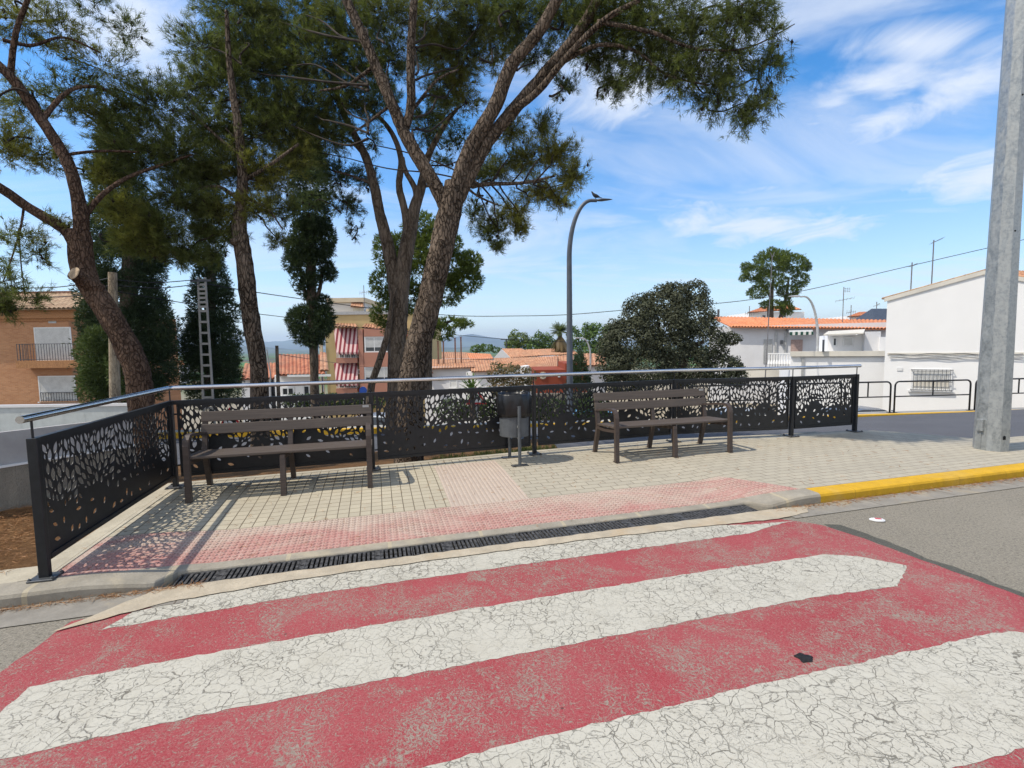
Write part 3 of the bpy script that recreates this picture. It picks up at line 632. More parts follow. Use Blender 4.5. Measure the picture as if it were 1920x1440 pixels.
# verge behind the fence (bare soil under the pines) and the road beyond
def rear(name, x0f, x1f, y0f, y1f, mat, dz, nx=40, ny=24):
    mb = MB()
    for j in range(ny):
        t = j/(ny-1)
        for i in range(nx):
            s = i/(nx-1); x = x0f + (x1f-x0f)*s; y = y0f(x) + (y1f(x)-y0f(x))*t; mb.v.append((x, y, ry(x, y) + dz))
    for j in range(ny-1):
        for i in range(nx-1): a = j*nx+i; mb.f.append((a, a+1, a+nx+1, a+nx)); mb.mi.append(0)
    o = mb.build(name, mat, smooth=True); tag(o, kind='structure'); return o
def yb(x):    # world y of the pavement's rear edge at world x
    lo, hi = 2.0, 14.0
    for _ in range(30):
        mid_ = (lo+hi)/2; u_, v_ = uv((x, mid_))
        if v_ < vback(u_) + .05: lo = mid_
        else: hi = mid_
    return lo
rear('soil_verge', -14, .75, lambda x: yb(x) if x > -3.9 else 4.9, lambda x: min(yb(max(x, -3.9))+3.0, 9.6), M_DIRT, .0)
rear('road', .75, 30, yb, lambda x: kyl(x)-.02, M_ASPH2, -.012)
rear('road', -22, .75, lambda x: min(yb(max(x, -3.9))+3.0, 9.6), lambda x: kyl(x)-.02, M_ASPH2, -.012)
# concrete channel strip and far yellow kerb with pavement
def ribbon(name, xs_, f0, f1, z0, z1, mat):
    mb = MB()
    for x in xs_:
        a, b = f0(x), f1(x); za, zb = z0(x), z1(x)
        for y, z in ((a, za-.2), (a, za), (b, zb), (b, zb-.3)): mb.v.append((x, y, z))
    for i in range(len(xs_)-1):
        for k in range(3): q = i*4+k; mb.f.append((q, q+4, q+5, q+1)); mb.mi.append(0)
    o = mb.build(name, mat); tag(o, kind='structure'); return o
kz2 = lambda x: -.53
ribbon('yellow_kerb', lin(-20, 30, 50), lambda x: kyl(x), lambda x: kyl(x)+.2, kz2, kz2, M_YELLOW)
ribbon('pavement', lin(-20, 30, 50), lambda x: kyl(x)+.203, lambda x: kyl(x)+.62, lambda x: -.535, lambda x: -.535, m_concrete('pale_pavement', (.42, .40, .36), .2))
rear('white_road_mark', 5.9, 7.9, lambda x: yb(x)+.10+.04*abs(x-6.6), lambda x: yb(x)+.62-.22*abs(x-6.7), M_WHITE2, -.006, 14, 5)
# mountains far beyond
def ridge(name, dist, pts, seed, h0=-25):
    r = random.Random(seed); mb = MB(); n = 220; x0, x1 = pts[0][0], pts[-1][0]
    for i in range(n):
        px = x0 + (x1-x0)*i/(n-1)
        for a, b in zip(pts, pts[1:]):
            if a[0] <= px <= b[0]: py = a[1] + (b[1]-a[1])*(px-a[0])/(b[0]-a[0])
        py += r.uniform(-1, 1)*.9 + 1.6*sin(px*.045+seed) ; X = (px-960)/900*dist; hz = 650-(px-960)*.014; z = 1.6 + (hz-py)/900*dist
        mb.v += [(X, dist-dist*.16, h0-5), (X*.995, dist-dist*.06, h0+(z-h0)*.55+r.uniform(-.03, .03)*(z-h0)), (X, dist, z), (X, dist*1.15, h0)]
    for i in range(n-1):
        for k in range(3): q = i*4+k; mb.f.append((q, q+4, q+5, q+1)); mb.mi.append(0)
    o = mb.build(name, M_MOUNT, smooth=True); tag(o, kind='structure')
ridge('hills', 7500, [(-600, 640), (-100, 636), (200, 640), (340, 634), (430, 637), (500, 640), (560, 636), (640, 642), (800, 640), (880, 628), (950, 634), (1050, 640), (1300, 638), (1900, 640), (2500, 640)], 3)
ridge('hills', 3800, [(-600, 656), (0, 655), (400, 652), (470, 650), (560, 654), (640, 655), (800, 650), (1000, 651), (1300, 650), (2500, 640)], 8)
# ------------------------------------------------------------------ perforated fence
def leaf_design(w, h, seed):
    r = np.random.default_rng(seed); C = np.zeros((0, 2)); Rr = np.zeros((0,)); out_ = []
    foc = [(0.06*w, .10*h), (.30*w, .30*h), (.56*w, .12*h), (.80*w, .34*h), (1.02*w, .08*h)]
    S = np.array([-.82, -.45, 0, .45, .82])
    for k in range(17000):
        x = r.uniform(.0, w); z = r.uniform(0.0, h); t = z/h
        b = .56 + .07*sin(x*7+seed) + .06*sin(x*13.3+2*seed) - .12*math.exp(-((x/w-.32)/.06)**2) - .14*math.exp(-((x/w-.93)/.07)**2) + .06*math.exp(-((x/w-.6)/.1)**2)
        if t > b: gap, pr = .0040, 1.0
        elif t > b-.14: gap, pr = .012, .5
        else: gap, pr = .034 + .05*(b-t), max(0.03, .20*(t/b))*(.5 if k > 6000 else 1)
        if r.uniform() > pr: continue
        Lh = (1 if seed < 5 else .85)*r.uniform(.040, .056) if k < 6000 else (r.uniform(.026, .040) if k < 11000 else r.uniform(.014, .026))
        if t < b-.1: Lh = r.uniform(.024, .035)
        wd = Lh*r.uniform(.40, .50)
        f = min(foc, key=lambda q: (q[0]-x)**2 + .3*(q[1]-z)**2)
        a = atan2(z-f[1], x-f[0]) + r.normal(0, .24)
        if t < b-.1: a = r.uniform(0, pi)
        d = np.array([cos(a), sin(a)]); c = np.array([x, z]) + S[:, None]*Lh*d; rr = wd*(1-S**2)**1.05 + .0005
        if c[:, 0].min() - rr.max()*.5 < .003 or c[:, 0].max() > w-.003 or c[:, 1].min() < .012 or c[:, 1].max() > h-.012: continue
        if len(C):
            D = np.sqrt(((C[None] - c[:, None])**2).sum(2)) - Rr[None] - rr[:, None]
            if D.min() < gap: continue
        C = np.vstack([C, c]); Rr = np.concatenate([Rr, rr])
        ss = np.linspace(-1, 1, 9); nrm = np.array([-d[1], d[0]])
        up_ = [np.array([x, z]) + s*Lh*d + nrm*wd*(1-s*s)**1.05 for s in ss]; dn = [np.array([x, z]) + s*Lh*d - nrm*wd*(1-s*s)**1.05 for s in ss[-2:0:-1]]
        out_.append([(float(p[0]), float(p[1])) for p in up_ + dn])
    return out_
def perforated(w, h, leaves, th=.003):
    cu = bpy.data.curves.new('tmp', 'CURVE'); cu.dimensions = '2D'; cu.fill_mode = 'BOTH'; cu.extrude = th/2
    for pl in [[(0, 0), (w, 0), (w, h), (0, h)]] + leaves:
        sp = cu.splines.new('POLY'); sp.points.add(len(pl)-1); sp.use_cyclic_u = True
        for i, p in enumerate(pl): sp.points[i].co = (p[0], p[1], 0, 1)
    ob = bpy.data.objects.new('tmp', cu); COL.objects.link(ob)
    dg = bpy.context.evaluated_depsgraph_get(); me = bpy.data.meshes.new_from_object(ob.evaluated_get(dg)); bpy.data.objects.remove(ob)
    me.transform(Matrix.Rotation(radians(90), 4, 'X')); me.materials.clear(); me.materials.append(M_BLACK); return me
fence = thing('perforated_fence', 'long black fence of leaf-perforated metal panels with a polished steel handrail along the pavement', 'fence', POSTS[0])
designs = [leaf_design(2.0, .738, s) for s in (3, 11)]
def zpost(i): return pz(*PUV[i]) + .002
tops = []
for i, P in enumerate(POSTS):
    if i == 0: d = POSTS[1]-POSTS[0]
    elif i == len(POSTS)-1: d = POSTS[i]-POSTS[i-1]
    elif i == 1: d = POSTS[2]-POSTS[1]
    else: d = POSTS[i+1]-POSTS[i-1]
    a = atan2(d.y, d.x); z = zpost(i); M = Matrix.Translation((P.x, P.y, z)) @ Matrix.Rotation(a, 4, 'Z')
    w_ = .022 if i else .019
    hw_ = .032 if i else .029; mb = MB().box(-w_, w_, -hw_, hw_, 0.012, .95, M, bev=.004)
    po = mb.build('post', M_BLACK); keep(po, fence)
    k_ = 1 if i else .8; M = M @ Matrix.Scale(k_, 4, (1, 0, 0)) @ Matrix.Scale(k_, 4, (0, 1, 0)); mb = MB().box(-.08, .08, -.09, .09, 0.001, .013, M, bev=.003)
    for sx in (-1, 1):
        for sy in (-1, 1): mb.lathe([(.012, .013), (.012, .022), (.006, .024), (.0001, .03)], (sx*.062, sy*.078, 0), 6, M=M)
    bp = mb.build('base_plate', M_IRON if i else simple('plate_steel', (.10, .105, .11), .4, .6)); keep(bp, fence); bp.parent = po; bp.matrix_parent_inverse = Matrix.Identity(4)
    st = MB().tube([(P.x, P.y, z+.95), (P.x, P.y, z+1.075)], .007, 8).build('handrail_stem', M_BLACK); keep(st, fence)
    tops.append(Vector((P.x, P.y, z+1.085)))
for i in range(len(POSTS)-1):
    A, B = POSTS[i], POSTS[i+1]; d = B-A; Ln = Vector((d.x, d.y)).length; a = atan2(d.y, d.x); za, zb = zpost(i), zpost(i+1)
    M = Matrix.Translation((A.x, A.y, za)) @ Matrix.Rotation(a, 4, 'Z') @ Matrix(((1, 0, 0, 0), (0, 1, 0, 0), ((zb-za)/Ln, 0, 1, 0), (0, 0, 0, 1)))
    g0 = .062 if i else .05; w = Ln-.062-g0; h = .80; z0 = .135
    lv = designs[i % 2]
    if i == 5: lv = [[(x, y) for x, y in l] for l in lv if max(p[0] for p in l) < w-.035]
    else: k = (w-.02)/2.0; lv = [[(x*k+.01, y) for x, y in l] for l in lv]
    lv = [[(x, y+.03) for x, y in l] for l in lv if max(p[0] for p in l) < w-.012 and min(p[0] for p in l) > .012]
    me = perforated(w, h-.03, lv); me.name = 'leaf_panel'; ob = bpy.data.objects.new('leaf_panel', me); COL.objects.link(ob)
    me.transform(M @ Matrix.Translation((g0, 0, z0))); keep(ob, fence)
    mb = MB(); mb.box(w_*0+.026, Ln-.026, -.02, .02, .905, .949, M); mb.box(g0-.002, g0+w+.002, -.015, .015, z0-.02, z0+.012, M)
    mb.box(g0-.004, g0+.010, -.012, .012, z0+.012, .905, M); mb.box(g0+w-.010, g0+w+.004, -.012, .012, z0+.012, .905, M)
    for zc in (.24, .80):
        mb.box(.026, g0-.004, -.008, .008, zc-.008, zc+.008, M); mb.box(g0+w+.004, Ln-.026, -.008, .008, zc-.008, zc+.008, M)
    fo = mb.build('panel_frame', M_BLACK); keep(fo, fence); fo.parent = ob
tops[0] = tops[0] + (tops[0]-tops[1]).normalized()*.10; tops[-1] = tops[-1] + (tops[-1]-tops[-2]).normalized()*.07
hp = [tops[0]]
for i in range(1, 7):
    if i in (1, 4): 
        dA = (tops[i-1]-tops[i]).normalized(); dB = (tops[i+1]-tops[i]).normalized(); hp += [tops[i]+dA*.05, tops[i]+dA*.015+dB*.015, tops[i]+dB*.05]
    else: hp.append(tops[i])
keep(MB().tube(hp, .0245, 18).build('handrail', M_STEEL, smooth=True, angle=50), fence)
# ------------------------------------------------------------------ benches
def make_bench(label):
    r = thing('park_bench', label, 'bench', group='plank benches facing the crossing')
    L_ = 1.78
    for k, (x0, x1) in enumerate(((.0, .035), (.055, .09))): pass
    def slat(name, y, z, w, ang, th=.028):
        M = Matrix.Translation((0, y, z)) @ Matrix.Rotation(ang, 4, 'X'); MB().box(-L_/2, L_/2, -w/2, w/2, -th/2, th/2, M, bev=.006).build(name, M_SLAT, r)
    for y in (.045, .165, .285, .40): slat('seat_slat', y, .437 - (y-.045)*.05, .105, radians(-2))
    slat('back_slat', .535, .64, .112, radians(79)); slat('back_slat', .565, .775, .112, radians(79))
    def ribbon_bar(pts, w, th, name='leg'):
        mb = MB(); n = len(pts); P = [Vector((0, a, b)) for a, b in pts]
        for i, p in enumerate(P):
            d = (P[min(i+1, n-1)]-P[max(i-1, 0)]).normalized(); nr = Vector((0, -d.z, d.y)); t_ = th[i] if isinstance(th, list) else th
            for sx, sn in ((-1, -1), (1, -1), (1, 1), (-1, 1)): mb.v.append(p + Vector((sx*w/2, 0, 0)) + nr*sn*t_/2)
        for i in range(n-1):
            for k in range(4): mb.f.append((i*4+k, i*4+(k+1) % 4, (i+1)*4+(k+1) % 4, (i+1)*4+k)); mb.mi.append(0)
        mb.f += [(3, 2, 1, 0), tuple((n-1)*4+k for k in range(4))]; mb.mi += [0, 0]; return mb
    for sx in (-1, 0, 1):
        x = sx*(L_/2 - (.035 if sx else 0))
        if sx:
            fp = [(-.035, 0), (-.03, .2), (-.025, .42), (-.022, .56), (-.008, .615), (.03, .647), (.09, .655), (.25, .640), (.40, .617), (.50, .607)]
            th = [.05, .045, .045, .043, .04, .036, .030, .026, .024, .022]
        else: fp = [(-.03, 0), (-.02, .2), (.0, .38), (.03, .405)]; th = [.055, .05, .045, .04]
        mb = ribbon_bar(fp, .052, th); mb.box(-.026, .026, -.07, .02, 0, .006); o = mb.build('leg', M_BLEG, r); o.location = (x, 0, 0)
        bp_ = [(.60, 0), (.545, .2), (.50, .36), (.50, .42), (.53, .56), (.585, .83)]
        mb = ribbon_bar(bp_, .05, [.05, .048, .05, .05, .038, .03]); mb.box(-.026, .026, .575, .66, 0, .006); o = mb.build('leg', M_BLEG, r); o.location = (x, 0, 0)
        mb = ribbon_bar([(-.03, .395), (.15, .375), (.32, .36), (.52, .375)], .045, [.04, .035, .035, .045]); o = mb.build('seat_bracket', M_BLEG, r); o.location = (x, 0, 0)
    MB().box(L_/2-.10, L_/2-.03, .548, .551, .80, .826).build('name_plate', M_LIGHTG, r)
    return r
b1 = make_bench('brown plank bench nearest the steel corner of the fence, left of the litter bin')
def bench_at(o, fx, fy):
    u, v = uv((fx, fy)); o.location = (fx, fy, pz(u, v)+.001); o.rotation_euler = (0, math.atan2(pz(u, v+.3)-pz(u, v), .3)*0, KA)
bench_at(b1, -2.38, 4.89)
b2 = copy_tree(b1); b2['label'] = 'brown plank bench right of the litter bin, below the tall curved lamp'; bench_at(b2, 2.13, 6.26)
# ------------------------------------------------------------------ litter bin
pf, pr_ = Vector((.09, 5.88)), Vector((-.05, 6.33)); bu = uv(pf)
bn = thing('litter_bin', 'grey perforated litter bin with black liner bag hung between two posts', 'litter bin', ((pf.x+pr_.x)/2, (pf.y+pr_.y)/2, pz(*uv(pf))), KA)
for sy, hh in ((-1, .745), (1, .74)):
    p = MB().tube([(0, sy*.235, .004), (0, sy*.235, hh)], .021, 14).build('post', M_BINP, bn, True, 40)
    MB().box(-.105, .105, sy*.235-.045, sy*.235+.045, 0, .012, bev=.002).build('base_plate', M_IRON, p)
MB().lathe([(.183, .345), (.188, .35), (.188, .74), (.184, .74), (.180, .36), (.0001, .355)], n=40).build('bucket', M_BINM, bn, True, 40)
mb = MB(); rr = random.Random(4); n = 72; prof = [(.189, .60), (.200, .597), (.206, .64), (.214, .72), (.214, .80), (.205, .875), (.196, .89), (.186, .885), (.176, .84), (.165, .70), (.16, .45)]
ph = [rr.uniform(0, 6.28) for _ in range(8)]
for j, (r_, z) in enumerate(prof):
    for k in range(n):
        t = 2*pi*k/n; s_ = abs(sin(t*5.5+ph[0]+z*9))*.9 + .5*sin(t*9+ph[1]-z*13) + .55*sin(t*17+ph[2]+z*20) + .3*sin(t*29+ph[5]-z*30) ; amp = .0085 if j not in (0, 1) else .001
        rad = r_ + s_*amp*(1.4 if 1 < j < 5 else .7); mb.v.append((rad*cos(t), rad*sin(t), z + (.006*sin(t*3+ph[3]) + .003*sin(t*7+ph[4]) if j in (0, 1, 5, 6) else 0)))
for j in range(len(prof)-1):
    for k in range(n): mb.f.append((j*n+k, j*n+(k+1) % n, (j+1)*n+(k+1) % n, (j+1)*n+k)); mb.mi.append(0)
mb.build('liner_bag', M_BAG, bn, True)
MB().box(-.012, .012, -.222, -.186, .47, .50).box(-.012, .012, .186, .222, .47, .50).box(-.010, .010, -.21, .21, .335, .345).build('bracket', M_LIGHTG, bn)
# ------------------------------------------------------------------ galvanised pole on the right
gb = Vector((6.56, 6.50, pz(*uv((6.56, 6.5))))); gp_ = thing('galvanised_mast', 'thick many-sided galvanised steel mast standing on the pavement, cut off by the frame top', 'mast', gb, radians(8))
mb = MB(); n = 8; Hh = 9.5
for z, r_ in ((0, .180), (Hh, .088)):
    for k in range(n): t = 2*pi*(k+.5)/n; mb.v.append((r_*1.03*cos(t), r_*1.03*sin(t), z))
for k in range(n): mb.f.append((k, (k+1) % n, n+(k+1) % n, n+k)); mb.mi.append(0)
mb.f.append(tuple(n+k for k in range(n))); mb.mi.append(0)
mb.build('shaft', M_GALV, gp_)
MB().box(-.205, -.165, -.04, .04, .26, .42, bev=.004).box(-.18, -.165, -.012, .012, .0, .26).build('ear', M_GALV, gp_); MB().box(.165, .205, -.04, .04, .24, .40, bev=.004).box(.165, .19, -.015, .015, -.01, .24).build('ear', M_GALV, gp_)
mb = MB(); mb.prism([(-.02, .0), (.02, 0), (.02, .045), (0, .055), (-.02, .045)], 0, .004, Matrix.Translation((-.02, -.1705, .16)) @ Matrix.Rotation(radians(90), 4, 'X'))
mb.build('cable_hole', M_VOID, gp_)
for zz_ in (2.9, 4.6, 6.2): MB().lathe([(.012, 0), (.012, .004), (.0001, .004)], n=8, M=Matrix.Translation((-.03, -(.1712-.0875*zz_/Hh), zz_)) @ Matrix.Rotation(radians(90), 4, 'X')).build('bolt_hole', M_VOID, gp_)
# ------------------------------------------------------------------ rubbish on the road and the tar blob
c = G(1645, 977); cr = thing('crushed_can', 'flattened white and red drink can lying on the grey road near the yellow kerb', 'can', (c.x, c.y, .006), radians(-14))
mb = MB(); rr = random.Random(3); out_ = [(cos(t)*(.062+rr.uniform(-.006, .006)), sin(t)*(.033+rr.uniform(-.005, .005))) for t in lin(0, 2*pi*19/20, 20)]
mb.prism(out_, 0, .009); mb.prism([(x*.8, y*.75) for x, y in out_], .0092, .016); mb.build('body', M_WHITEP, cr); MB().prism([(-.02, -.015), (.03, -.012), (.028, .012), (-.018, .014)], .0165, .019).build('label_print', M_REDP, cr)
c = G(1508, 1235); rr = random.Random(6); mb = MB(); K = 26; mb.v.append((0, 0, .009)); 
for rad_, z in ((.026, .0075), (.038, .0012)):
    for k in range(K): t = 2*pi*k/K; q = rad_*(1+.09*sin(3*t+1)+.13*sin(5*t)+rr.uniform(-.10, .10)); mb.v.append((q*cos(t)*1.05, q*sin(t)*.95, z))
mb.f = [(0, 1+k, 1+(k+1) % K) for k in range(K)] + [(1+k, 1+K+k, 1+K+(k+1) % K, 1+(k+1) % K) for k in range(K)]; mb.mi = [0]*len(mb.f)
o = mb.build('tar_blob', simple('black_tar', (.015, .014, .014), .6, var=.3, scale=60, bump=.5), smooth=True); tag(o, 'small black tar blob stuck on the red crossing paint', 'blob'); o.location = (c.x, c.y, .0045)
# drain channel: black iron grates laid in a line, one thing per casting
mb = MB(); mb.box(-2.40, 2.46, .0, .2, -.09, -.06); o = mb.build('drain_channel', M_VOID); tag(o, kind='structure'); place_uv(o)
gl, nG = .54, 9; g0 = None
gmb = MB(); gmb.box(0, gl-.006, .005, .017, -.02, .004); gmb.box(0, gl-.006, .183, .195, -.02, .004); gmb.box(0, .008, .017, .183, -.02, .003); gmb.box(gl-.014, gl-.006, .017, .183, -.02, .003)
for i in range(1, 16):
    x = i*gl/16
    if i == 8:
        gmb.box(x-.022, x+.022, .017, .183, -.02, .002); gmb.lathe([(.012, .002), (.012, .006), (.0001, .006)], (x, .1, 0), 8)
    elif abs(i-8) > 0: gmb.box(x-.0095, x+.0095, .017, .183, -.018, .002)
for i in range(nG):
    if i == 0: o = gmb.build('drain_grate', M_IRON); me_ = o.data
    else: o = bpy.data.objects.new('drain_grate', me_); COL.objects.link(o)
    o.location = UVP(-2.40 + i*gl, 0, .0035); o.rotation_euler = (0, 0, KA)
    pos = ['leftmost black iron drain grate, beginning beside the grey kerb end', 'second black drain grate from the left end of the channel', 'third black drain grate from the left end of the channel', 'fourth black drain grate from the left, below the left bench', 'middle black drain grate of the channel, fifth from either end', 'fourth black drain grate from the right end of the channel', 'third black drain grate from the right end of the channel', 'second black drain grate from the right end of the channel', 'rightmost black iron drain grate, ending where the kerb rises']
    tag(o, pos[i], 'drain grate', 'iron grates of the drain channel')
# ------------------------------------------------------------------ lamps
def lamp(label, base, top_z, arm, arm_dx, r0, mat, head=.55, dirx=1, tall=1.0, group='curved street lamps', dy=0.0):
    """base: Vector, arm curves sideways by arm_dx over arm height"""
    t = thing('street_lamp', label, 'street lamp', base, group=group); H = top_z - base.z
    path = [(0, 0, 0), (0, 0, H-arm)]
    for i in range(1, 15):
        a = i/14*pi/2; path.append((dirx*arm_dx*(1-cos(a)), dy*(1-cos(a)), H-arm+arm*sin(a)))
    path.append((dirx*(arm_dx+.25*arm_dx), dy*1.2, H-.005)); n = len(path); rad = [r0] + [r0*.74]*1 + [r0*.72 - r0*.25*i/(n-3) for i in range(n-2)]
    MB().tube(path, rad, 12).build('pole', mat, t, True, 50)
    MB().lathe([(r0*1.25, 0), (r0*1.25, .35), (r0*1.02, .38)], n=12).build('base', mat, t)
    hx = path[-1][0]; mb = MB(); secs = [(0, .05, .03, 0), (.10, .11, .065, 0), (.35, .14, .075, .01), (.75, .10, .04, .03), (1.0, .03, .012, .045)]
    for s, wy, hz_, dz in secs:
        for k in range(10): q = 2*pi*k/10; mb.v.append((hx + dirx*s*head, dy*1.2+wy*cos(q)*head*1.6, H + dz*head + hz_*sin(q)*head*1.5*(1 if sin(q) > 0 else .55)))
    for i in range(4):
        for k in range(10): mb.f.append((i*10+k, i*10+(k+1) % 10, (i+1)*10+(k+1) % 10, (i+1)*10+k)); mb.mi.append(0)
    mb.f += [tuple(range(9, -1, -1)), tuple(40+k for k in range(10))]; mb.mi += [0, 0]
    mb.build('lamp_head', mat, t, True, 60); return t
YL = 11.5; bl = W(1069, 840, YL); tl = W(1094, 376, YL)
lm = lamp('tall dark grey street lamp with curved arm and a pigeon on its head', Vector((bl.x, YL, terrain(bl.x, YL)+.05)), tl.z, 1.35, .52, .082, M_GREYP, head=.36, group=None)
# pigeon: one continuous body standing on the lamp head
pgx, pgz = W(1117, 372, YL).x, W(1117, 374, YL).z
def blob(name, chain, mat, parent=None, sub=2):
    """chain: list of (pos, radius, parent index) grown with the Skin modifier"""
    me = bpy.data.meshes.new(name); me.from_pydata([c[0] for c in chain], [(i, c[2]) for i, c in enumerate(chain) if c[2] is not None], [])
    ob = bpy.data.objects.new(name, me); COL.objects.link(ob); sk = ob.modifiers.new('skin', 'SKIN'); ob.modifiers.new('sub', 'SUBSURF').levels = sub
    for i, c in enumerate(chain): me.skin_vertices[0].data[i].radius = (c[1], c[1]*(c[3] if len(c) > 3 else 1))
    me.skin_vertices[0].data[0].use_root = True
    dg = bpy.context.evaluated_depsgraph_get(); m2 = bpy.data.meshes.new_from_object(ob.evaluated_get(dg)); m2.name = name; bpy.data.objects.remove(ob)
    m2.materials.clear(); m2.materials.append(mat); m2.polygons.foreach_set('use_smooth', [True]*len(m2.polygons))
    o = bpy.data.objects.new(name, m2); COL.objects.link(o)
    if parent: o.parent = parent
    return o
pg = thing('pigeon', 'dark pigeon perched on the head of the tall street lamp', 'pigeon', (pgx, YL, pgz+.01))
blob('body', [((0, 0, .075), .042, None), ((-.04, 0, .095), .040, 0), ((-.072, 0, .13), .022, 1), ((-.085, 0, .165), .019, 2), ((-.108, 0, .166), .006, 3), ((.05, 0, .055), .032, 0), ((.105, 0, .035), .018, 5, .4), ((.15, 0, .022), .012, 6, .3), ((-.005, .018, .03), .006, 0), ((-.005, .018, .0), .004, 8), ((-.005, -.018, .03), .006, 0), ((-.005, -.018, 0), .004, 10)], simple('pigeon_plumage', (.035, .037, .045), .7, var=.3, scale=20), pg)
M_LG = M_LIGHTG
bA = W(1531, 700, 24); tA = W(1505, 556, 24); lamp('pale grey curved street lamp in front of the white wall beside the steel mast', Vector((bA.x, 24, -2.6)), tA.z, 2.3, .75, .085, M_LG, head=.6, dirx=-1)
bB = W(1107, 690, 30); tB = W(1092, 634, 30); lamp('small pale curved street lamp behind the fence, left of the holm oak', Vector((bB.x, 30, -6)), tB.z, 1.2, .5, .075, M_LG, head=.45, dirx=-1)
bC = W(241, 700, 13); tC = W(262, 622, 13); lamp('small pale lamp head poking out beside the leaning pine trunk', Vector((bC.x, 13, -.9)), tC.z, .5, .25, .03, M_LG, head=.4, dirx=1)
# ------------------------------------------------------------------ trees
def smooth_path(pts, k=5):
    P = [Vector(p[:3]) for p in pts]; R_ = [p[3] for p in pts]; o = []; ro = []
    for i in range(len(P)-1):
        p0 = P[max(i-1, 0)]; p1 = P[i]; p2 = P[i+1]; p3 = P[min(i+2, len(P)-1)]
        for j in range(k):
            t = j/k; t2 = t*t; t3 = t2*t
            o.append(.5*((2*p1) + (-p0+p2)*t + (2*p0-5*p1+4*p2-p3)*t2 + (-p0+3*p1-3*p2+p3)*t3)); ro.append(R_[i] + (R_[i+1]-R_[i])*t)
    o.append(P[-1]); ro.append(R_[-1]); return o, ro
TRK = [1.0]
def limb(pts, n=14, jit=.07):
    """pts: (px, py, Y, radius_m)"""
    return limb_w([tuple(W(p[0], p[1], p[2])) + (p[3]*TRK[0],) for p in pts], n, jit)
def limb_w(pts, n=10, jit=.05):
    path, rad = smooth_path(pts); mb = MB(); mb.tube(path, rad, n, jitter=jit); return mb
def merge(mbs):
    m_ = MB()
    for q in mbs: m_.add(q.v, q.f)
    return m_
def tufts(P, D, k, ln, wd, spread=.9, rng=RNG):
    """needle triangles: P (n,3) positions, D (n,3) directions"""
    n = len(P); P3 = np.repeat(P, k, 0); D3 = np.repeat(D, k, 0) + rng.normal(0, spread*.55, (n*k, 3)); D3 /= np.linalg.norm(D3, axis=1)[:, None] + 1e-9
    S = np.cross(D3, rng.normal(0, 1, (n*k, 3))); S /= np.linalg.norm(S, axis=1)[:, None] + 1e-9
    l = ln*rng.uniform(.6, 1.15, (n*k, 1)); b = P3 + rng.normal(0, ln*.10, (n*k, 3))
    V = np.stack([b - S*wd/2, b + S*wd/2, b + D3*l], 1)
    t = np.repeat(rng.uniform(0, 1, n), k)*.75 + rng.uniform(0, .25, n*k)
    return V, t
def leafs(P, D, sz, rng=RNG, asp=.55, rnd=.75):
    """two-triangle leaf sprays facing outward"""
    n = len(P); D = D + rng.normal(0, rnd, (n, 3)); D /= np.linalg.norm(D, axis=1)[:, None] + 1e-9
    A = np.cross(D, rng.normal(0, 1, (n, 3))); A /= np.linalg.norm(A, axis=1)[:, None] + 1e-9; B = np.cross(D, A)
    s = sz*rng.uniform(.55, 1.3, (n, 1)); a = P + A*s; b = P - A*s*.9; c = P + B*s*asp + D*s*.2; d = P - B*s*asp
    V = np.concatenate([np.stack([a, c, d], 1), np.stack([b, d, c], 1)]); t = rng.uniform(0, 1, n); return V, np.concatenate([t, t])
M_TWIG = simple('twig_bark', (.032, .023, .017), .9, var=.3)
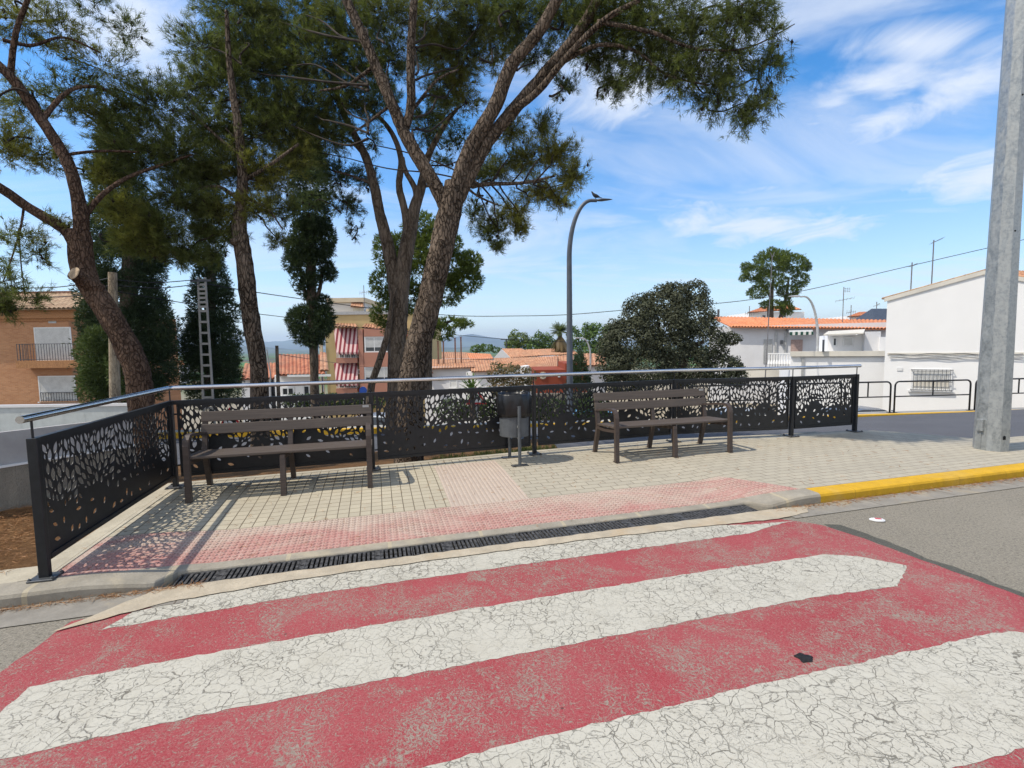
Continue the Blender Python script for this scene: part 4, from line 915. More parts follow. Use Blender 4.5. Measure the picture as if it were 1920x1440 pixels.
class Pine:
    def __init__(s, root): s.root = root; s.V = []; s.T = []; s.tw = MB(); s.twV = []
    def clump(s, px, py, Y, rx, ry, n=60, dens=1.0, drop=0.0, yd=None, anchor=None, cones=2):
        """a spray-covered clump; px,py,rx,ry in photo pixels at depth Y"""
        c = np.array(W(px, py, Y)); sc_ = Y/900; a = np.array([rx*sc_, (yd if yd else max(rx, ry)*sc_*.8), ry*sc_])
        if anchor is not None:
            A = W(*anchor[:3]); Cc = Vector(c); J_ = lambda k_: Vector((random.uniform(-k_, k_), random.uniform(-k_, k_), random.uniform(-k_, k_))); mid_ = A.lerp(Cc, .5) + J_(.16)
            r0 = anchor[3] if len(anchor) > 3 else .03
            path, rad = smooth_path([tuple(A)+(r0,), tuple(A.lerp(mid_, .5)+J_(.09))+(r0*.85,), tuple(mid_)+(r0*.7,), tuple(mid_.lerp(Cc, .5)+J_(.09))+(r0*.55,), tuple(Cc)+(r0*.4,)]); s.tw.tube(path, rad, 6, jitter=.1)
        n = int(n*dens)
        u = RNG.normal(0, 1, (n, 3)); u /= np.linalg.norm(u, axis=1)[:, None]; rad = RNG.uniform(.12, 1, (n, 1))**.45
        st = c + u*a*rad*RNG.uniform(.3, .75, (n, 1)); en = c + u*a*rad + RNG.normal(0, .05, (n, 3)); en[:, 2] += drop*RNG.uniform(0, 1, n) + .03
        d = en - st; L_ = np.linalg.norm(d, axis=1)[:, None] + 1e-6; d /= L_
        L_ = np.clip(L_, .22, .75); st = en - d*L_
        # wiggly twig of 3 pieces
        mids = st + d*L_*.5 + RNG.normal(0, .035, (n, 3))
        w_ = .0045
        for p, q in ((st, mids), (mids, en)):
            S = np.cross(q-p, RNG.normal(0, 1, (n, 3))); S /= np.linalg.norm(S, axis=1)[:, None] + 1e-9
            s.twV.append(np.stack([p - S*w_, p + S*w_, q], 1)); S2 = np.cross(q-p, S); S2 /= np.linalg.norm(S2, axis=1)[:, None] + 1e-9; s.twV.append(np.stack([p - S2*w_, p + S2*w_, q], 1))
        m_ = 7; t = np.linspace(.25, 1.0, m_)
        for tt in t:
            p = np.where(tt < .5, st + (mids-st)*(tt*2), mids + (en-mids)*(tt*2-1)) + RNG.normal(0, .022, (n, 3))
            dd = d*.8 + RNG.normal(0, .35, (n, 3)) + np.array([0, 0, .15])
            V, T = tufts(p, dd, s.k, s.ln, s.wd); s.V.append(V); s.T.append(T)
        for _ in range(int(cones)):
            i = random.randrange(n); p = mids[i]; q_ = [p+np.array(e) for e in ((.024, 0, 0), (0, .024, 0), (-.024, 0, 0), (0, -.024, 0))]; tp, bt = p+np.array((0, 0, .04)), p-np.array((0, 0, .035)); s.twV.append(np.array([[q_[e], q_[(e+1) % 4], w] for e in range(4) for w in (tp, bt)]))
        return s
    k, ln, wd = 8, .10, .0064
    def done(s, mat, crown='crown'):
        V = np.concatenate(s.V); T = np.concatenate(s.T); fast_tris(crown, V, mat, s.root, T)
        tv = np.array([tuple(q) for q in s.tw.v]) if s.tw.v else np.zeros((0, 3)); tf = []
        for q in s.tw.f:
            for e in range(1, len(q)-1): tf.append((q[0], q[e], q[e+1]))
        if tf: s.twV.append(tv[np.array(tf)])
        fast_tris('twigs_cones_branches', np.concatenate(s.twV), M_TWIG, s.root)  # pine cones and clump branches are merged into this mesh too
        return len(V)
# --- leaning pine at the left
TA = thing('pine_tree', 'big leaning pine at the left, forked trunk with a sawn-off stub, behind the side fence', 'pine tree')
YA = 6.3; TRK[0] = .71
tr = [limb([(275, 905, YA, .245), (266, 800, YA, .215), (262, 720, YA, .20), (246, 665, YA, .20), (205, 590, YA, .185), (160, 520, YA, .18), (150, 455, YA, .175), (147, 432, YA, .165)], 20),]
tr += [limb([(150, 460, YA, .14), (152, 410, YA, .115), (140, 345, YA, .10), (122, 295, YA, .095), (78, 225, YA, .085), (25, 150, YA-.1, .08), (-45, 85, YA-.2, .07)], 14),
       limb([(152, 470, YA, .13), (120, 430, YA, .09), (55, 390, YA-.2, .08), (0, 352, YA-.4, .075), (-60, 320, YA-.6, .07)], 14),
       limb([(150, 420, YA, .06), (185, 372, YA+.2, .045), (235, 335, YA+.5, .035), (300, 310, YA+.8, .028), (360, 290, YA+1, .02)], 8),
       limb([(78, 225, YA, .05), (130, 170, YA+.4, .035), (190, 165, YA+.7, .028), (240, 200, YA+.9, .02)], 8),
       limb([(20, 140, YA, .05), (30, 60, YA, .04), (60, -20, YA, .035)], 8),
       limb([(122, 290, YA, .03), (190, 283, YA+.3, .025), (260, 285, YA+.6, .018)], 7),
       limb([(5, 75, YA, .035), (60, 85, YA+.2, .03), (120, 70, YA+.4, .02), (190, 100, YA+.6, .014)], 7),
       limb([(45, 385, YA-.1, .022), (38, 430, YA-.2, .016), (20, 490, YA-.2, .012), (5, 530, YA-.3, .009)], 6),
       limb([(35, 430, YA-.2, .012), (40, 500, YA-.1, .010), (48, 560, YA, .007)], 6)]
merge(tr).build('trunk', M_BARKR, TA, True)
stub = [limb([(185, 545, YA, .14), (158, 526, YA-.14, .12), (138, 513, YA-.26, .113)], 16)]
merge(stub).build('stub', M_BARKR, TA, True)
c = W(137.5, 512.5, YA-.262); dd = (W(138, 514, YA-.24)-W(152, 521, YA-.16)).normalized(); mb = MB(); Mx = Matrix.Translation(c) @ dd.to_track_quat('Z', 'Y').to_matrix().to_4x4(); mb.lathe([(.086, -.003), (.08, .004), (.0001, .006)], n=18, M=Mx); mb.build('sawn_face', M_CUT, TA)
P = Pine(TA)
for a in [(40, 40, 6.6, 70, 60, 46), (110, 60, 6.8, 70, 50, 40), (190, 130, 7.2, 80, 55, 56), (130, 180, 7.0, 70, 50, 46), (40, 190, 6.7, 60, 55, 40), (20, 280, 6.5, 55, 45, 44), (85, 290, 6.6, 50, 45, 34), (210, 220, 7.2, 80, 50, 70), (290, 200, 7.4, 70, 60, 66), (250, 290, 7.2, 80, 50, 84), (330, 290, 7.4, 65, 60, 80), (200, 330, 7.0, 50, 35, 40), (240, 400, 7.1, 70, 45, 70), (300, 430, 7.2, 60, 50, 70), (340, 370, 7.4, 60, 50, 70), (260, 460, 7.1, 60, 30, 46), (345, 480, 7.3, 45, 35, 40), (70, -40, 6.8, 120, 50, 60), (190, 30, 7.2, 50, 40, 14), (240, 60, 7.4, 40, 40, 10),
          (30, 440, 6.1, 50, 36, 16), (70, 480, 6.2, 50, 45, 14), (15, 530, 6.0, 40, 40, 16), (60, 560, 6.1, 45, 30, 10), (10, 575, 6.2, 30, 18, 26), (110, 420, 6.3, 26, 16, 8), (-60, 200, 6.2, 60, 120, 40), (-60, 470, 6.2, 60, 80, 30)]:
    P.clump(a[0], a[1], a[2], a[3], a[4], a[5]*(1.35 if a[0] < 195 else 2.2), anchor=(max(60, min(a[0]-70, 330)), a[1]-20, a[2], .016) if a[5] > 30 else None, cones=4)
nA = P.done(M_PINE)
# --- slender pine
TB = thing('pine_tree', 'slender upright pine behind the left bench with a knotty bare lower trunk', 'pine tree')
YB = 7.6; TRK[0] = .84
tr = [limb([(489, 905, YB, .19), (487, 800, YB, .165), (486, 700, YB, .155), (474, 620, YB, .15), (466, 560, YB, .15), (457, 480, YB, .14), (449, 430, YB, .13), (452, 380, YB, .095), (455, 320, YB, .085), (445, 230, YB, .07), (430, 120, YB, .05), (425, 20, YB, .03)], 16),
      limb([(450, 445, YB, .09), (442, 452, YB-.1, .075), (436, 455, YB-.15, .07)], 10), limb([(463, 600, YB-.05, .05), (459, 603, YB-.18, .02)], 8),
      limb([(452, 380, YB, .04), (410, 350, YB, .03), (350, 360, YB, .02)], 7), limb([(455, 340, YB, .04), (505, 310, YB, .03), (560, 270, YB, .02)], 7), limb([(450, 290, YB, .035), (400, 250, YB, .028), (350, 200, YB, .02)], 7), limb([(455, 370, YB, .03), (500, 390, YB, .02), (530, 430, YB, .014)], 6)]
merge(tr).build('trunk', M_BARK, TB, True)
P = Pine(TB)
for a in [(380, 90, 8, 70, 50, 60), (350, 170, 8, 60, 50, 50), (420, 160, 8, 70, 60, 90), (400, 240, 7.9, 70, 50, 90), (470, 250, 8, 70, 60, 90), (440, 310, 7.8, 70, 45, 80), (380, 330, 7.8, 60, 40, 70), (500, 330, 7.9, 60, 45, 70), (550, 300, 8.1, 50, 40, 40), (480, 390, 7.7, 50, 35, 44), (410, 395, 7.6, 50, 35, 50), (430, 440, 7.6, 30, 25, 22), (380, 430, 7.6, 35, 40, 30), (400, 480, 7.6, 30, 22, 14), (530, 390, 8, 40, 40, 26), (540, 230, 8.2, 60, 60, 80), (470, 90, 8.3, 80, 60, 90), (440, 10, 8.4, 100, 50, 80), (520, 450, 7.9, 26, 24, 10), (345, 480, 7.6, 20, 20, 8)]:
    P.clump(a[0], a[1], a[2], a[3], a[4], a[5]*2.1, anchor=(452, min(380, a[1]+30), YB, .016), cones=4)
nB = P.done(M_PINE)
# --- the big central pine
TC = thing('pine_tree', 'largest pine with a thick scaly trunk left of the bin, limbs spreading overhead', 'pine tree')
YC = 7.0; TRK[0] = .86
def YSH(px): return .6*sm(1000, 1300, px)
tr = [limb([(767, 885, YC, .265), (768, 820, YC, .225), (771, 720, YC, .218), (786, 640, YC, .205), (806, 560, YC, .20), (822, 490, YC, .20), (838, 420, YC, .195), (848, 370, YC, .18), (850, 340, YC, .13)], 22),
      limb([(842, 400, YC, .13), (815, 345, YC, .115), (778, 285, YC, .11), (756, 245, YC, .10), (735, 195, YC, .09), (705, 125, YC, .085), (682, 70, YC, .08), (640, -20, YC, .07)], 14),
      limb([(756, 250, YC, .07), (770, 200, YC, .072), (770, 100, YC, .068), (778, -20, YC, .06)], 12),
      limb([(848, 380, YC, .13), (868, 310, YC, .12), (890, 262, YC, .115), (930, 195, YC, .115), (960, 120, YC, .105), (1010, 60, YC-.1-YSH(1010), .09), (1060, -30, YC-.2-YSH(1060), .08)], 14),
      limb([(850, 390, YC+.1, .12), (885, 320, YC+.1, .11), (915, 265, YC+.1, .105), (968, 200, YC+.1, .105), (1020, 140, YC-YSH(1020), .095), (1085, 60, YC-.1-YSH(1085), .08), (1130, -20, YC-.2-YSH(1130), .07)], 14),
      limb([(965, 205, YC, .06), (1010, 170, YC-.1-YSH(1010), .055), (1060, 110, YC-.2-YSH(1060), .05), (1130, 40, YC-.3-YSH(1130), .045), (1200, 0, YC-.3-YSH(1200), .03)], 10),
      limb([(1050, 120, YC-.2-YSH(1050), .035), (1120, 85, YC-.1-YSH(1120), .03), (1190, 95, YC-YSH(1190), .025), (1250, 140, YC-YSH(1250), .018), (1330, 160, YC-YSH(1330), .012)], 7),
      limb([(1120, 40, YC-.3-YSH(1120), .035), (1220, 60, YC-.2-YSH(1220), .028), (1300, 90, YC-.1-YSH(1300), .02), (1400, 90, YC-YSH(1400), .013), (1490, 45, YC-YSH(1490), .006)], 7),
      limb([(870, 350, YC+.1, .04), (920, 345, YC+.3, .035), (980, 343, YC+.5, .028), (1040, 330, YC+.6-YSH(1040), .018)], 8),
      limb([(872, 350, YC+.1, .022), (900, 370, YC+.3, .018), (935, 385, YC+.5, .012)], 6),
      limb([(700, 125, YC, .03), (650, 160, YC+.2, .022), (600, 170, YC+.3, .015)], 6), limb([(778, 200, YC, .025), (820, 150, YC+.3, .022), (860, 130, YC+.5, .015)], 6), limb([(735, 195, YC, .03), (690, 230, YC+.3, .02), (660, 250, YC+.4, .014)], 6)]
merge(tr).build('trunk', M_BARK, TC, True)
P = Pine(TC)
CL = [(680, 120, 8.2, 60, 50, 50), (560, 280, 8.6, 50, 34, 34), (620, 260, 8.5, 50, 36, 34), (810, 90, 8.3, 55, 50, 50), (860, 150, 8.4, 45, 40, 40), (800, 220, 8.6, 40, 36, 26), (930, 90, 8.2, 60, 50, 50), (690, 200, 8.5, 40, 40, 26), (470, 30, 8.6, 80, 60, 80), (560, 30, 8.5, 80, 70, 100), (520, 120, 8.4, 80, 60, 110), (600, 110, 8.3, 80, 70, 110), (430, 110, 8.4, 60, 60, 70), (570, 200, 8.4, 70, 50, 84), (640, 190, 8.3, 60, 50, 60), (500, 210, 8.4, 60, 50, 70), (650, 40, 8.2, 80, 60, 90), (720, 30, 7.9, 70, 60, 70), (730, 110, 8.0, 60, 50, 50), (820, 30, 7.8, 80, 60, 90), (860, 100, 8, 60, 50, 60), (830, 170, 8.3, 45, 40, 26), (900, 40, 7.8, 70, 60, 84), (880, 190, 8.4, 40, 30, 16), (970, 30, 7.5, 70, 50, 76), (1000, 100, 7.8, 60, 45, 40), (1060, 30, 7.3, 70, 50, 80), (1130, 100, 7.3, 70, 45, 70), (1140, 30, 7.1, 80, 50, 96), (1220, 40, 7.1, 80, 60, 110), (1220, 120, 7.2, 80, 45, 80), (1300, 60, 7.1, 70, 60, 96), (1290, 140, 7.1, 70, 35, 60), (1380, 40, 7.1, 60, 50, 60), (1370, 110, 7.1, 60, 45, 60), (1350, 175, 7.1, 60, 35, 44), (1400, 215, 7.0, 40, 28, 26), (1430, 180, 7.0, 40, 25, 22), (1440, 120, 7.1, 40, 35, 26), (1450, 60, 7.0, 35, 35, 14), (1420, 10, 7.1, 50, 30, 30), (1150, 160, 7.4, 50, 28, 26), (1250, -50, 7.2, 200, 50, 120), (800, -50, 7.9, 300, 50, 150), (1060, 160, 7.5, 30, 25, 12),
      (930, 320, 7.9, 40, 30, 30), (985, 300, 8.0, 50, 35, 46), (1040, 290, 8.0, 45, 35, 46), (1070, 330, 8.0, 35, 35, 34), (1010, 360, 7.9, 50, 28, 40), (1050, 380, 7.9, 30, 20, 16), (960, 400, 7.9, 45, 30, 32), (920, 430, 7.9, 40, 30, 30), (975, 430, 7.9, 28, 22, 16), (960, 245, 8.2, 40, 30, 30), (1020, 240, 8.1, 35, 30, 22), (890, 400, 7.9, 35, 35, 14), (900, 330, 8.1, 26, 26, 10), (930, 460, 7.9, 28, 18, 10)]
for a in CL:
    an = None
    if a[1] > 230: an = (min(1000, max(900, a[0]-40)), 345, 7.4, .014)
    elif a[0] > 1180: an = (a[0]-70, max(20, a[1]-30), 7.0, .014)
    elif a[0] > 900: an = (a[0]-30, a[1]+20, 7.0, .018)
    else: an = (max(690, min(a[0], 780)), a[1]+50, 7.0, .018)
    P.clump(a[0], a[1], a[2]-YSH(a[0]), a[3], a[4], a[5]*(2.6-.5*sm(600, 760, a[0])-.7*sm(1100, 1250, a[0])), anchor=an, cones=5, drop=-.22*sm(1100, 1250, a[0]))
nC = P.done(M_PINE)
# --- multi-stemmed dark pine behind it
TD = thing('pine_tree', 'dark several-stemmed pine directly behind the largest trunk', 'pine tree'); YD = 9.0; TRK[0] = .88
tr = [limb([(742, 870, YD, .22), (741, 780, YD, .20), (744, 700, YD, .19), (746, 620, YD, .19), (752, 540, YD, .17), (762, 470, YD, .16), (775, 400, YD, .13), (790, 350, YD, .09), (800, 300, YD, .07), (830, 240, YD, .05), (860, 200, YD, .03)], 14),
      limb([(748, 600, YD, .15), (738, 520, YD, .14), (725, 450, YD, .13), (712, 400, YD, .11), (702, 350, YD, .10), (686, 295, YD, .085), (660, 245, YD, .07), (635, 190, YD, .055), (625, 130, YD, .04)], 12),
      limb([(765, 460, YD, .09), (760, 400, YD, .08), (748, 350, YD, .07), (752, 300, YD, .06), (735, 250, YD, .05), (700, 210, YD, .04), (660, 190, YD, .025)], 9),
      limb([(775, 400, YD, .06), (780, 360, YD, .06), (760, 320, YD, .05), (755, 295, YD, .04)], 8), limb([(690, 300, YD, .04), (650, 260, YD, .03), (600, 250, YD, .02)], 6), limb([(700, 345, YD, .035), (660, 330, YD, .025), (625, 320, YD, .016)], 6), limb([(790, 350, YD, .035), (830, 345, YD, .025)], 6)]
merge(tr).build('trunk', M_BARKG, TD, True)
P = Pine(TD); P.wd = .0075
for a in [(640, 330, 9.3, 45, 30, 34), (600, 300, 9.3, 40, 40, 20), (650, 380, 9.2, 40, 30, 26), (690, 340, 9.2, 30, 26, 14), (620, 240, 9.5, 60, 40, 30), (700, 260, 9.5, 30, 40, 12), (800, 240, 9.5, 50, 40, 30), (840, 200, 9.5, 50, 40, 34), (860, 260, 9.3, 40, 30, 18), (830, 300, 9.3, 26, 26, 10), (730, 180, 9.5, 30, 40, 20), (660, 430, 9.3, 20, 26, 6), (590, 380, 9.4, 30, 30, 10), (895, 290, 9.5, 40, 40, 20), (830, 120, 9.5, 60, 50, 36), (690, 150, 9.5, 60, 60, 40)]:
    P.clump(a[0], a[1], a[2], a[3], a[4], a[5]*2.0, anchor=(max(640, min(800, a[0])), a[1]+20, YD, .014), cones=5)
P.done(M_PINED)
# bent bare stem in front of the ochre flats
TE = thing('bare_tree', 'thin bare stem leaning right in front of the salmon balconies', 'tree'); YE = 8.8
merge([limb([(693, 760, YE, .085), (697, 720, YE, .075), (712, 675, YE, .07), (727, 625, YE, .065), (732, 590, YE, .055), (735, 560, YE, .04), (733, 545, YE, .03)], 9), limb([(733, 565, YE, .03), (741, 545, YE, .02), (743, 520, YE, .01)], 6)]).build('trunk', M_BARKG, TE, True)
# --- generic broad / conifer crowns
def crown_tree(name, label, cat, trunk, blobs, mat, sz, dens=1.0, group=None, tmat=None, part='crown', needles=None, seed=1, sub=0, rnd=.75):
    """blobs: (px,py,Y,rx,ry) in photo pixels. Leaves sit on lumpy shells around every blob."""
    t = thing(name, label, cat, group=group); r = np.random.default_rng(seed)
    if trunk: merge([limb(q, 9) for q in trunk]).build('trunk', tmat or M_BARKG, t, True)
    Vs = []; Ts = []
    if sub:
        nb = []
        for b in blobs:
            nb.append((b[0], b[1], b[2], b[3]*.86, b[4]*.86) + tuple(x*.86 for x in b[5:6]))
            for i in range(sub):
                a_ = 2*pi*(i+r.uniform(-.3, .3))/sub; q = r.uniform(.55, .80); s_ = r.uniform(.30, .46); k_ = b[2]/900; yo = r.uniform(-.6, .2)*(b[5] if len(b) > 5 else max(b[3], b[4])*k_*.8)
                m_ = min(b[3], b[4]); nb.append((b[0]+b[3]*q*cos(a_), b[1]+b[4]*q*sin(a_), b[2]+yo, m_*s_*1.15, m_*s_))
        blobs = nb
    for b in blobs:
        px, py, Y, rx, ry = b[:5]; k_ = Y/900; c = np.array(W(px, py, Y)); a = np.array([rx*k_, max(rx, ry)*k_*.8 if len(b) < 6 else b[5], ry*k_])
        area = 4*pi*((a[0]*a[1])**1.6/3 + (a[0]*a[2])**1.6/3 + (a[1]*a[2])**1.6/3)**(1/1.6); n = int(area/(sz*sz)*2.3*dens)
        u = r.normal(0, 1, (n, 3)); u /= np.linalg.norm(u, axis=1)[:, None]
        lump = 1 + .13*np.sin(u[:, 0]*7+b[0]) * np.cos(u[:, 2]*6+b[1]) + .09*np.sin(u[:, 1]*13+u[:, 2]*11+b[0])
        rad = (lump*(1 - .35*r.uniform(0, 1, n)**2.2 + .05*r.normal(0, 1, n)))[:, None]
        p = c + u*a*rad
        if needles: V, T = tufts(p, u + np.array([0, 0, .25]), needles, sz*1.35, sz*.34, rng=r)
        else: V, T = leafs(p, u + np.array([0, 0, .3]), sz*.62, r, rnd=rnd)
        Vs.append(V); Ts.append(T)
    fast_tris(part, np.concatenate(Vs), mat, t, np.concatenate(Ts)); return t
crown_tree('pine_tree', 'small bright green pine showing behind the largest trunk', 'pine tree', [[(800, 740, 13, .16), (802, 640, 13, .14), (800, 520, 13, .1), (795, 430, 13, .05)], [(800, 620, 13, .06), (850, 600, 13, .04)]],
    [(790, 425, 13, 35, 28), (765, 470, 13.2, 40, 36), (820, 460, 12.8, 45, 34), (790, 520, 13, 55, 34), (725, 470, 13.2, 24, 36), (720, 530, 13, 26, 30), (850, 500, 13, 50, 30), (870, 525, 13, 36, 26), (830, 550, 13, 45, 26), (880, 490, 13, 26, 18), (722, 590, 13, 28, 24), (740, 620, 13, 20, 18), (845, 605, 12.6, 36, 10), (830, 625, 12.6, 26, 12), (870, 608, 12.6, 20, 8), (760, 560, 13, 36, 30)], M_PINEB, .075, .45, needles=4, seed=5, sub=8)
crown_tree('cypress_tree', 'broad dark cypress behind the leaning pine trunk at the left', 'cypress', [[(235, 760, 13, .3), (240, 620, 13, .25), (245, 400, 13, .15)]],
    [(238, 690, 13.2, 80, 70, 1.1), (245, 630, 13.2, 86, 60, 1.1), (230, 560, 13.2, 80, 60, 1.1), (235, 490, 13.2, 76, 60, 1.0), (230, 425, 13.2, 62, 60, .9), (222, 360, 13.2, 48, 60, .7), (215, 300, 13.2, 36, 50, .5), (212, 250, 13.2, 26, 44, .4), (286, 600, 13.2, 32, 64, .6), (296, 680, 13, 30, 60, .6), (275, 470, 13.2, 40, 46, .5), (175, 600, 13, 26, 40, .5)], M_CYP, .062, .60, needles=3, seed=6, sub=9)
crown_tree('cypress_tree', 'low yellowish green conifer column beside the brick house', 'cypress', None, [(178, 680, 12, 20, 62, .3), (172, 725, 12, 22, 40, .3), (200, 700, 12.2, 16, 60, .3), (226, 690, 12, 14, 56, .3), (182, 640, 12, 14, 26, .25), (160, 660, 12.2, 12, 26, .25)], M_CYPL, .07, 1.0, needles=3, seed=8)
crown_tree('cypress_tree', 'middle dark cypress behind the concrete lattice pylon', 'cypress', [[(395, 760, 14.5, .22), (395, 500, 14.5, .15)]],
    [(396, 700, 14.5, 54, 60, .9), (396, 640, 14.5, 52, 60, .85), (398, 580, 14.5, 44, 56, .75), (396, 530, 14.5, 32, 52, .6), (393, 470, 14.5, 27, 50, .45), (390, 410, 14.5, 25, 50, .4), (388, 350, 14.5, 24, 50, .4), (388, 290, 14.5, 20, 46, .35), (366, 650, 14.3, 20, 50, .5), (420, 680, 14.3, 24, 60, .5)], M_CYP, .062, .62, needles=3, seed=9, sub=9)
crown_tree('cypress_tree', 'clipped cypress with a bare stem and round lower ball, left of the ochre flats', 'cypress', [[(594, 790, 12, .13), (590, 720, 12, .12), (588, 650, 12, .12), (584, 560, 12, .13), (583, 480, 12, .14), (582, 400, 12, .1)], [(580, 570, 12, .06), (570, 540, 12, .05), (562, 500, 12, .04)], [(590, 570, 12, .06), (600, 540, 12, .05), (604, 500, 12, .04)]],
    [(583, 605, 12, 40, 38), (560, 600, 12, 20, 26), (607, 600, 12, 20, 28), (605, 570, 12, 16, 18), (583, 635, 12, 22, 16), (580, 500, 12, 44, 36, .5), (583, 450, 12, 42, 44, .5), (582, 400, 12, 38, 44, .5), (580, 350, 12, 36, 46, .45), (578, 305, 12, 31, 42, .4), (576, 260, 12, 22, 36, .3), (606, 450, 12, 24, 40, .4), (558, 470, 12, 22, 30, .4), (576, 540, 12, 16, 22, .3), (618, 510, 12, 12, 20, .25)], M_CYP, .055, .65, needles=3, seed=10, sub=9)
OAK = [(1180, 640, 15, 60, 50), (1240, 610, 15, 60, 50), (1250, 570, 15, 46, 36), (1300, 590, 15, 46, 40), (1195, 585, 15, 30, 30), (1165, 620, 15, 22, 20), (1265, 545, 15, 22, 20), (1305, 548, 15, 26, 22), (1320, 640, 15, 55, 34), (1370, 635, 15, 22, 14), (1150, 680, 15, 36, 40), (1210, 690, 15, 70, 40), (1290, 690, 15, 60, 36), (1350, 690, 15, 50, 30), (1375, 710, 15, 30, 18), (1250, 650, 15, 60, 30), (1170, 720, 15, 40, 22), (1380, 690, 14.8, 18, 14), (1215, 560, 15, 14, 12)]
crown_tree('holm_oak', 'large grey-green holm oak beyond the fence behind the right bench', 'oak tree', [[(1270, 800, 15, .22), (1272, 720, 15, .2), (1290, 660, 15, .12), (1320, 640, 15, .06)], [(1272, 730, 15, .14), (1240, 660, 15, .1), (1235, 600, 15, .05)]], OAK, M_OAK, .062, .75, seed=11, sub=9, rnd=.45)
crown_tree('pine_tree', 'round-topped pine above the orange roofs at the right', 'pine tree', [[(1443, 640, 48, .45), (1445, 570, 48, .28), (1450, 520, 48, .08)], [(1455, 620, 48, .3), (1470, 575, 48, .2), (1480, 520, 48, .06)], [(1446, 560, 48, .14), (1428, 530, 48, .05)], [(1470, 575, 48, .12), (1492, 545, 48, .05)]],
    [(1448, 492, 48, 34, 20), (1488, 494, 48, 28, 18), (1414, 512, 48, 24, 13), (1500, 525, 48, 17, 14), (1445, 525, 48, 34, 15), (1422, 548, 48, 22, 12), (1478, 546, 48, 22, 13), (1448, 571, 48, 24, 9), (1474, 578, 47.8, 12, 14), (1400, 500, 48, 12, 8), (1462, 480, 48, 24, 12), (1512, 500, 48, 8, 8), (1394, 522, 48, 8, 6), (1448, 470, 48, 10, 6)], M_PINEB, .16, .5, sub=9, needles=4, seed=12)
for lb, bl_, sd_, gmat in [('dense round dark tree far behind the low roofs, left of the palm', [(972, 636, 80, 22, 16), (962, 646, 80, 16, 14), (985, 645, 80, 14, 12)], 13, M_PINEB), ('pointed leafy tree just left of the palm', [(1012, 640, 78, 16, 18), (1025, 645, 78, 20, 18), (1000, 650, 78, 14, 12), (1075, 632, 78, 14, 24), (1080, 652, 78, 22, 18), (1045, 652, 78, 16, 12)], 14, M_GREEN), ('bright green leafy tree between the palm and the holm oak', [(1125, 630, 70, 36, 24), (1105, 622, 70, 18, 16), (1150, 625, 70, 22, 18), (1120, 655, 70, 30, 16)], 15, M_GREEN), ('low green tree behind the terracotta roofs, right of the iron posts', [(893, 654, 85, 14, 8), (912, 652, 85, 16, 8), (930, 656, 85, 12, 6)], 16, M_GREEN)]:
    q = bl_[0]; crown_tree('leafy_tree', lb, 'tree', [[(q[0], q[1]+35, q[2], .35), (q[0], q[1], q[2], .2)]], bl_, gmat, .30, .7, sub=7, group='trees beyond the roofs', seed=sd_)
crown_tree('conifer_tree', 'small dark pyramid conifer beside the red-brown house', 'conifer', [[(1087, 760, 24, .12), (1087, 680, 24, .08)]], [(1087, 730, 24, 26, 26), (1087, 705, 24, 20, 22), (1087, 685, 24, 13, 18), (1087, 668, 24, 7, 12)], M_CYP, .12, 1.0, needles=3, seed=17)
crown_tree('shrub', 'reddish brown shrub behind the litter bin, beyond the road', 'shrub', [[(955, 800, 16, .06), (955, 740, 16, .04)]], [(930, 705, 16, 20, 16), (960, 700, 16, 26, 18), (990, 705, 16, 18, 16), (945, 728, 16, 30, 20), (980, 730, 16, 26, 20)], M_RUST, .085, .85, seed=18)
crown_tree('shrub', 'thin branching shrub rising above the reddish one', 'shrub', [[(945, 760, 17, .03), (945, 690, 17, .02)]], [(930, 685, 17, 12, 6), (948, 690, 17, 16, 8), (962, 694, 17, 10, 5)], M_HEDGE, .07, .45, seed=19)
crown_tree('hedge', 'long dark clipped hedge across the road behind the fence', 'hedge', None, [(x, 768, 16.2, 34, 24, .5) for x in range(850, 1130, 38)], M_HEDGE, .085, 1.0, seed=20, part='foliage')
crown_tree('hedge', 'dark green hedge behind the left bench beyond the road', 'hedge', None, [(x, 752, 17, 30, 14, .5) for x in range(560, 720, 34)], M_HEDGE, .085, .9, seed=21, part='foliage')
def fronds(root, base, n, ln, mat, name, drop=.4, wid=.08, seed=1, elev=(.1, 1.3), w_leaf=.03, segs=12):
    r = np.random.default_rng(seed); V = []; T = []
    for i in range(n):
        a = r.uniform(0, 2*pi); e = r.uniform(*elev); L_ = ln*r.uniform(.8, 1.1); d = np.array([cos(a)*cos(e), sin(a)*cos(e), sin(e)]); p = np.array(base, float); side = np.cross(d, [0, 0, 1]); side /= np.linalg.norm(side); tt = r.uniform()
        for s in range(segs):
            q = p + d*L_/segs; f = sin(pi*(s+1.2)/(segs+1.4)); wl = wid*ln*f*2
            for sg in (-1, 1):
                tip = p + d*L_/segs*1.4 + side*sg*wl + np.array([0, 0, -.25*wl]); V.append([p, q, tip]); T.append(tt)
            p = q; d = d + np.array([0, 0, -drop/segs*1.5]); d /= np.linalg.norm(d)
    return fast_tris(name, np.array(V), mat, root, np.array(T))
pp = W(1050, 622, 60); pt = thing('palm_tree', 'fan palm with a dry brown skirt above the terracotta roofs', 'palm', (pp.x, 60, -9))
MB().tube([(0, 0, 0), (0, 0, 6), (0, 0, pp.z+9-.3)], [.3, .26, .26], 8).build('trunk', M_BARKG, pt, True)
fronds(pt, (0, 0, pp.z+9), 46, 1.5, M_PALM, 'crown', .5, .16, 3, (-.2, 1.4)); fronds(pt, (0, 0, pp.z+9-.4), 46, 2.3, M_PALMD, 'dry_skirt', .6, .09, 4, (-1.4, -.7))
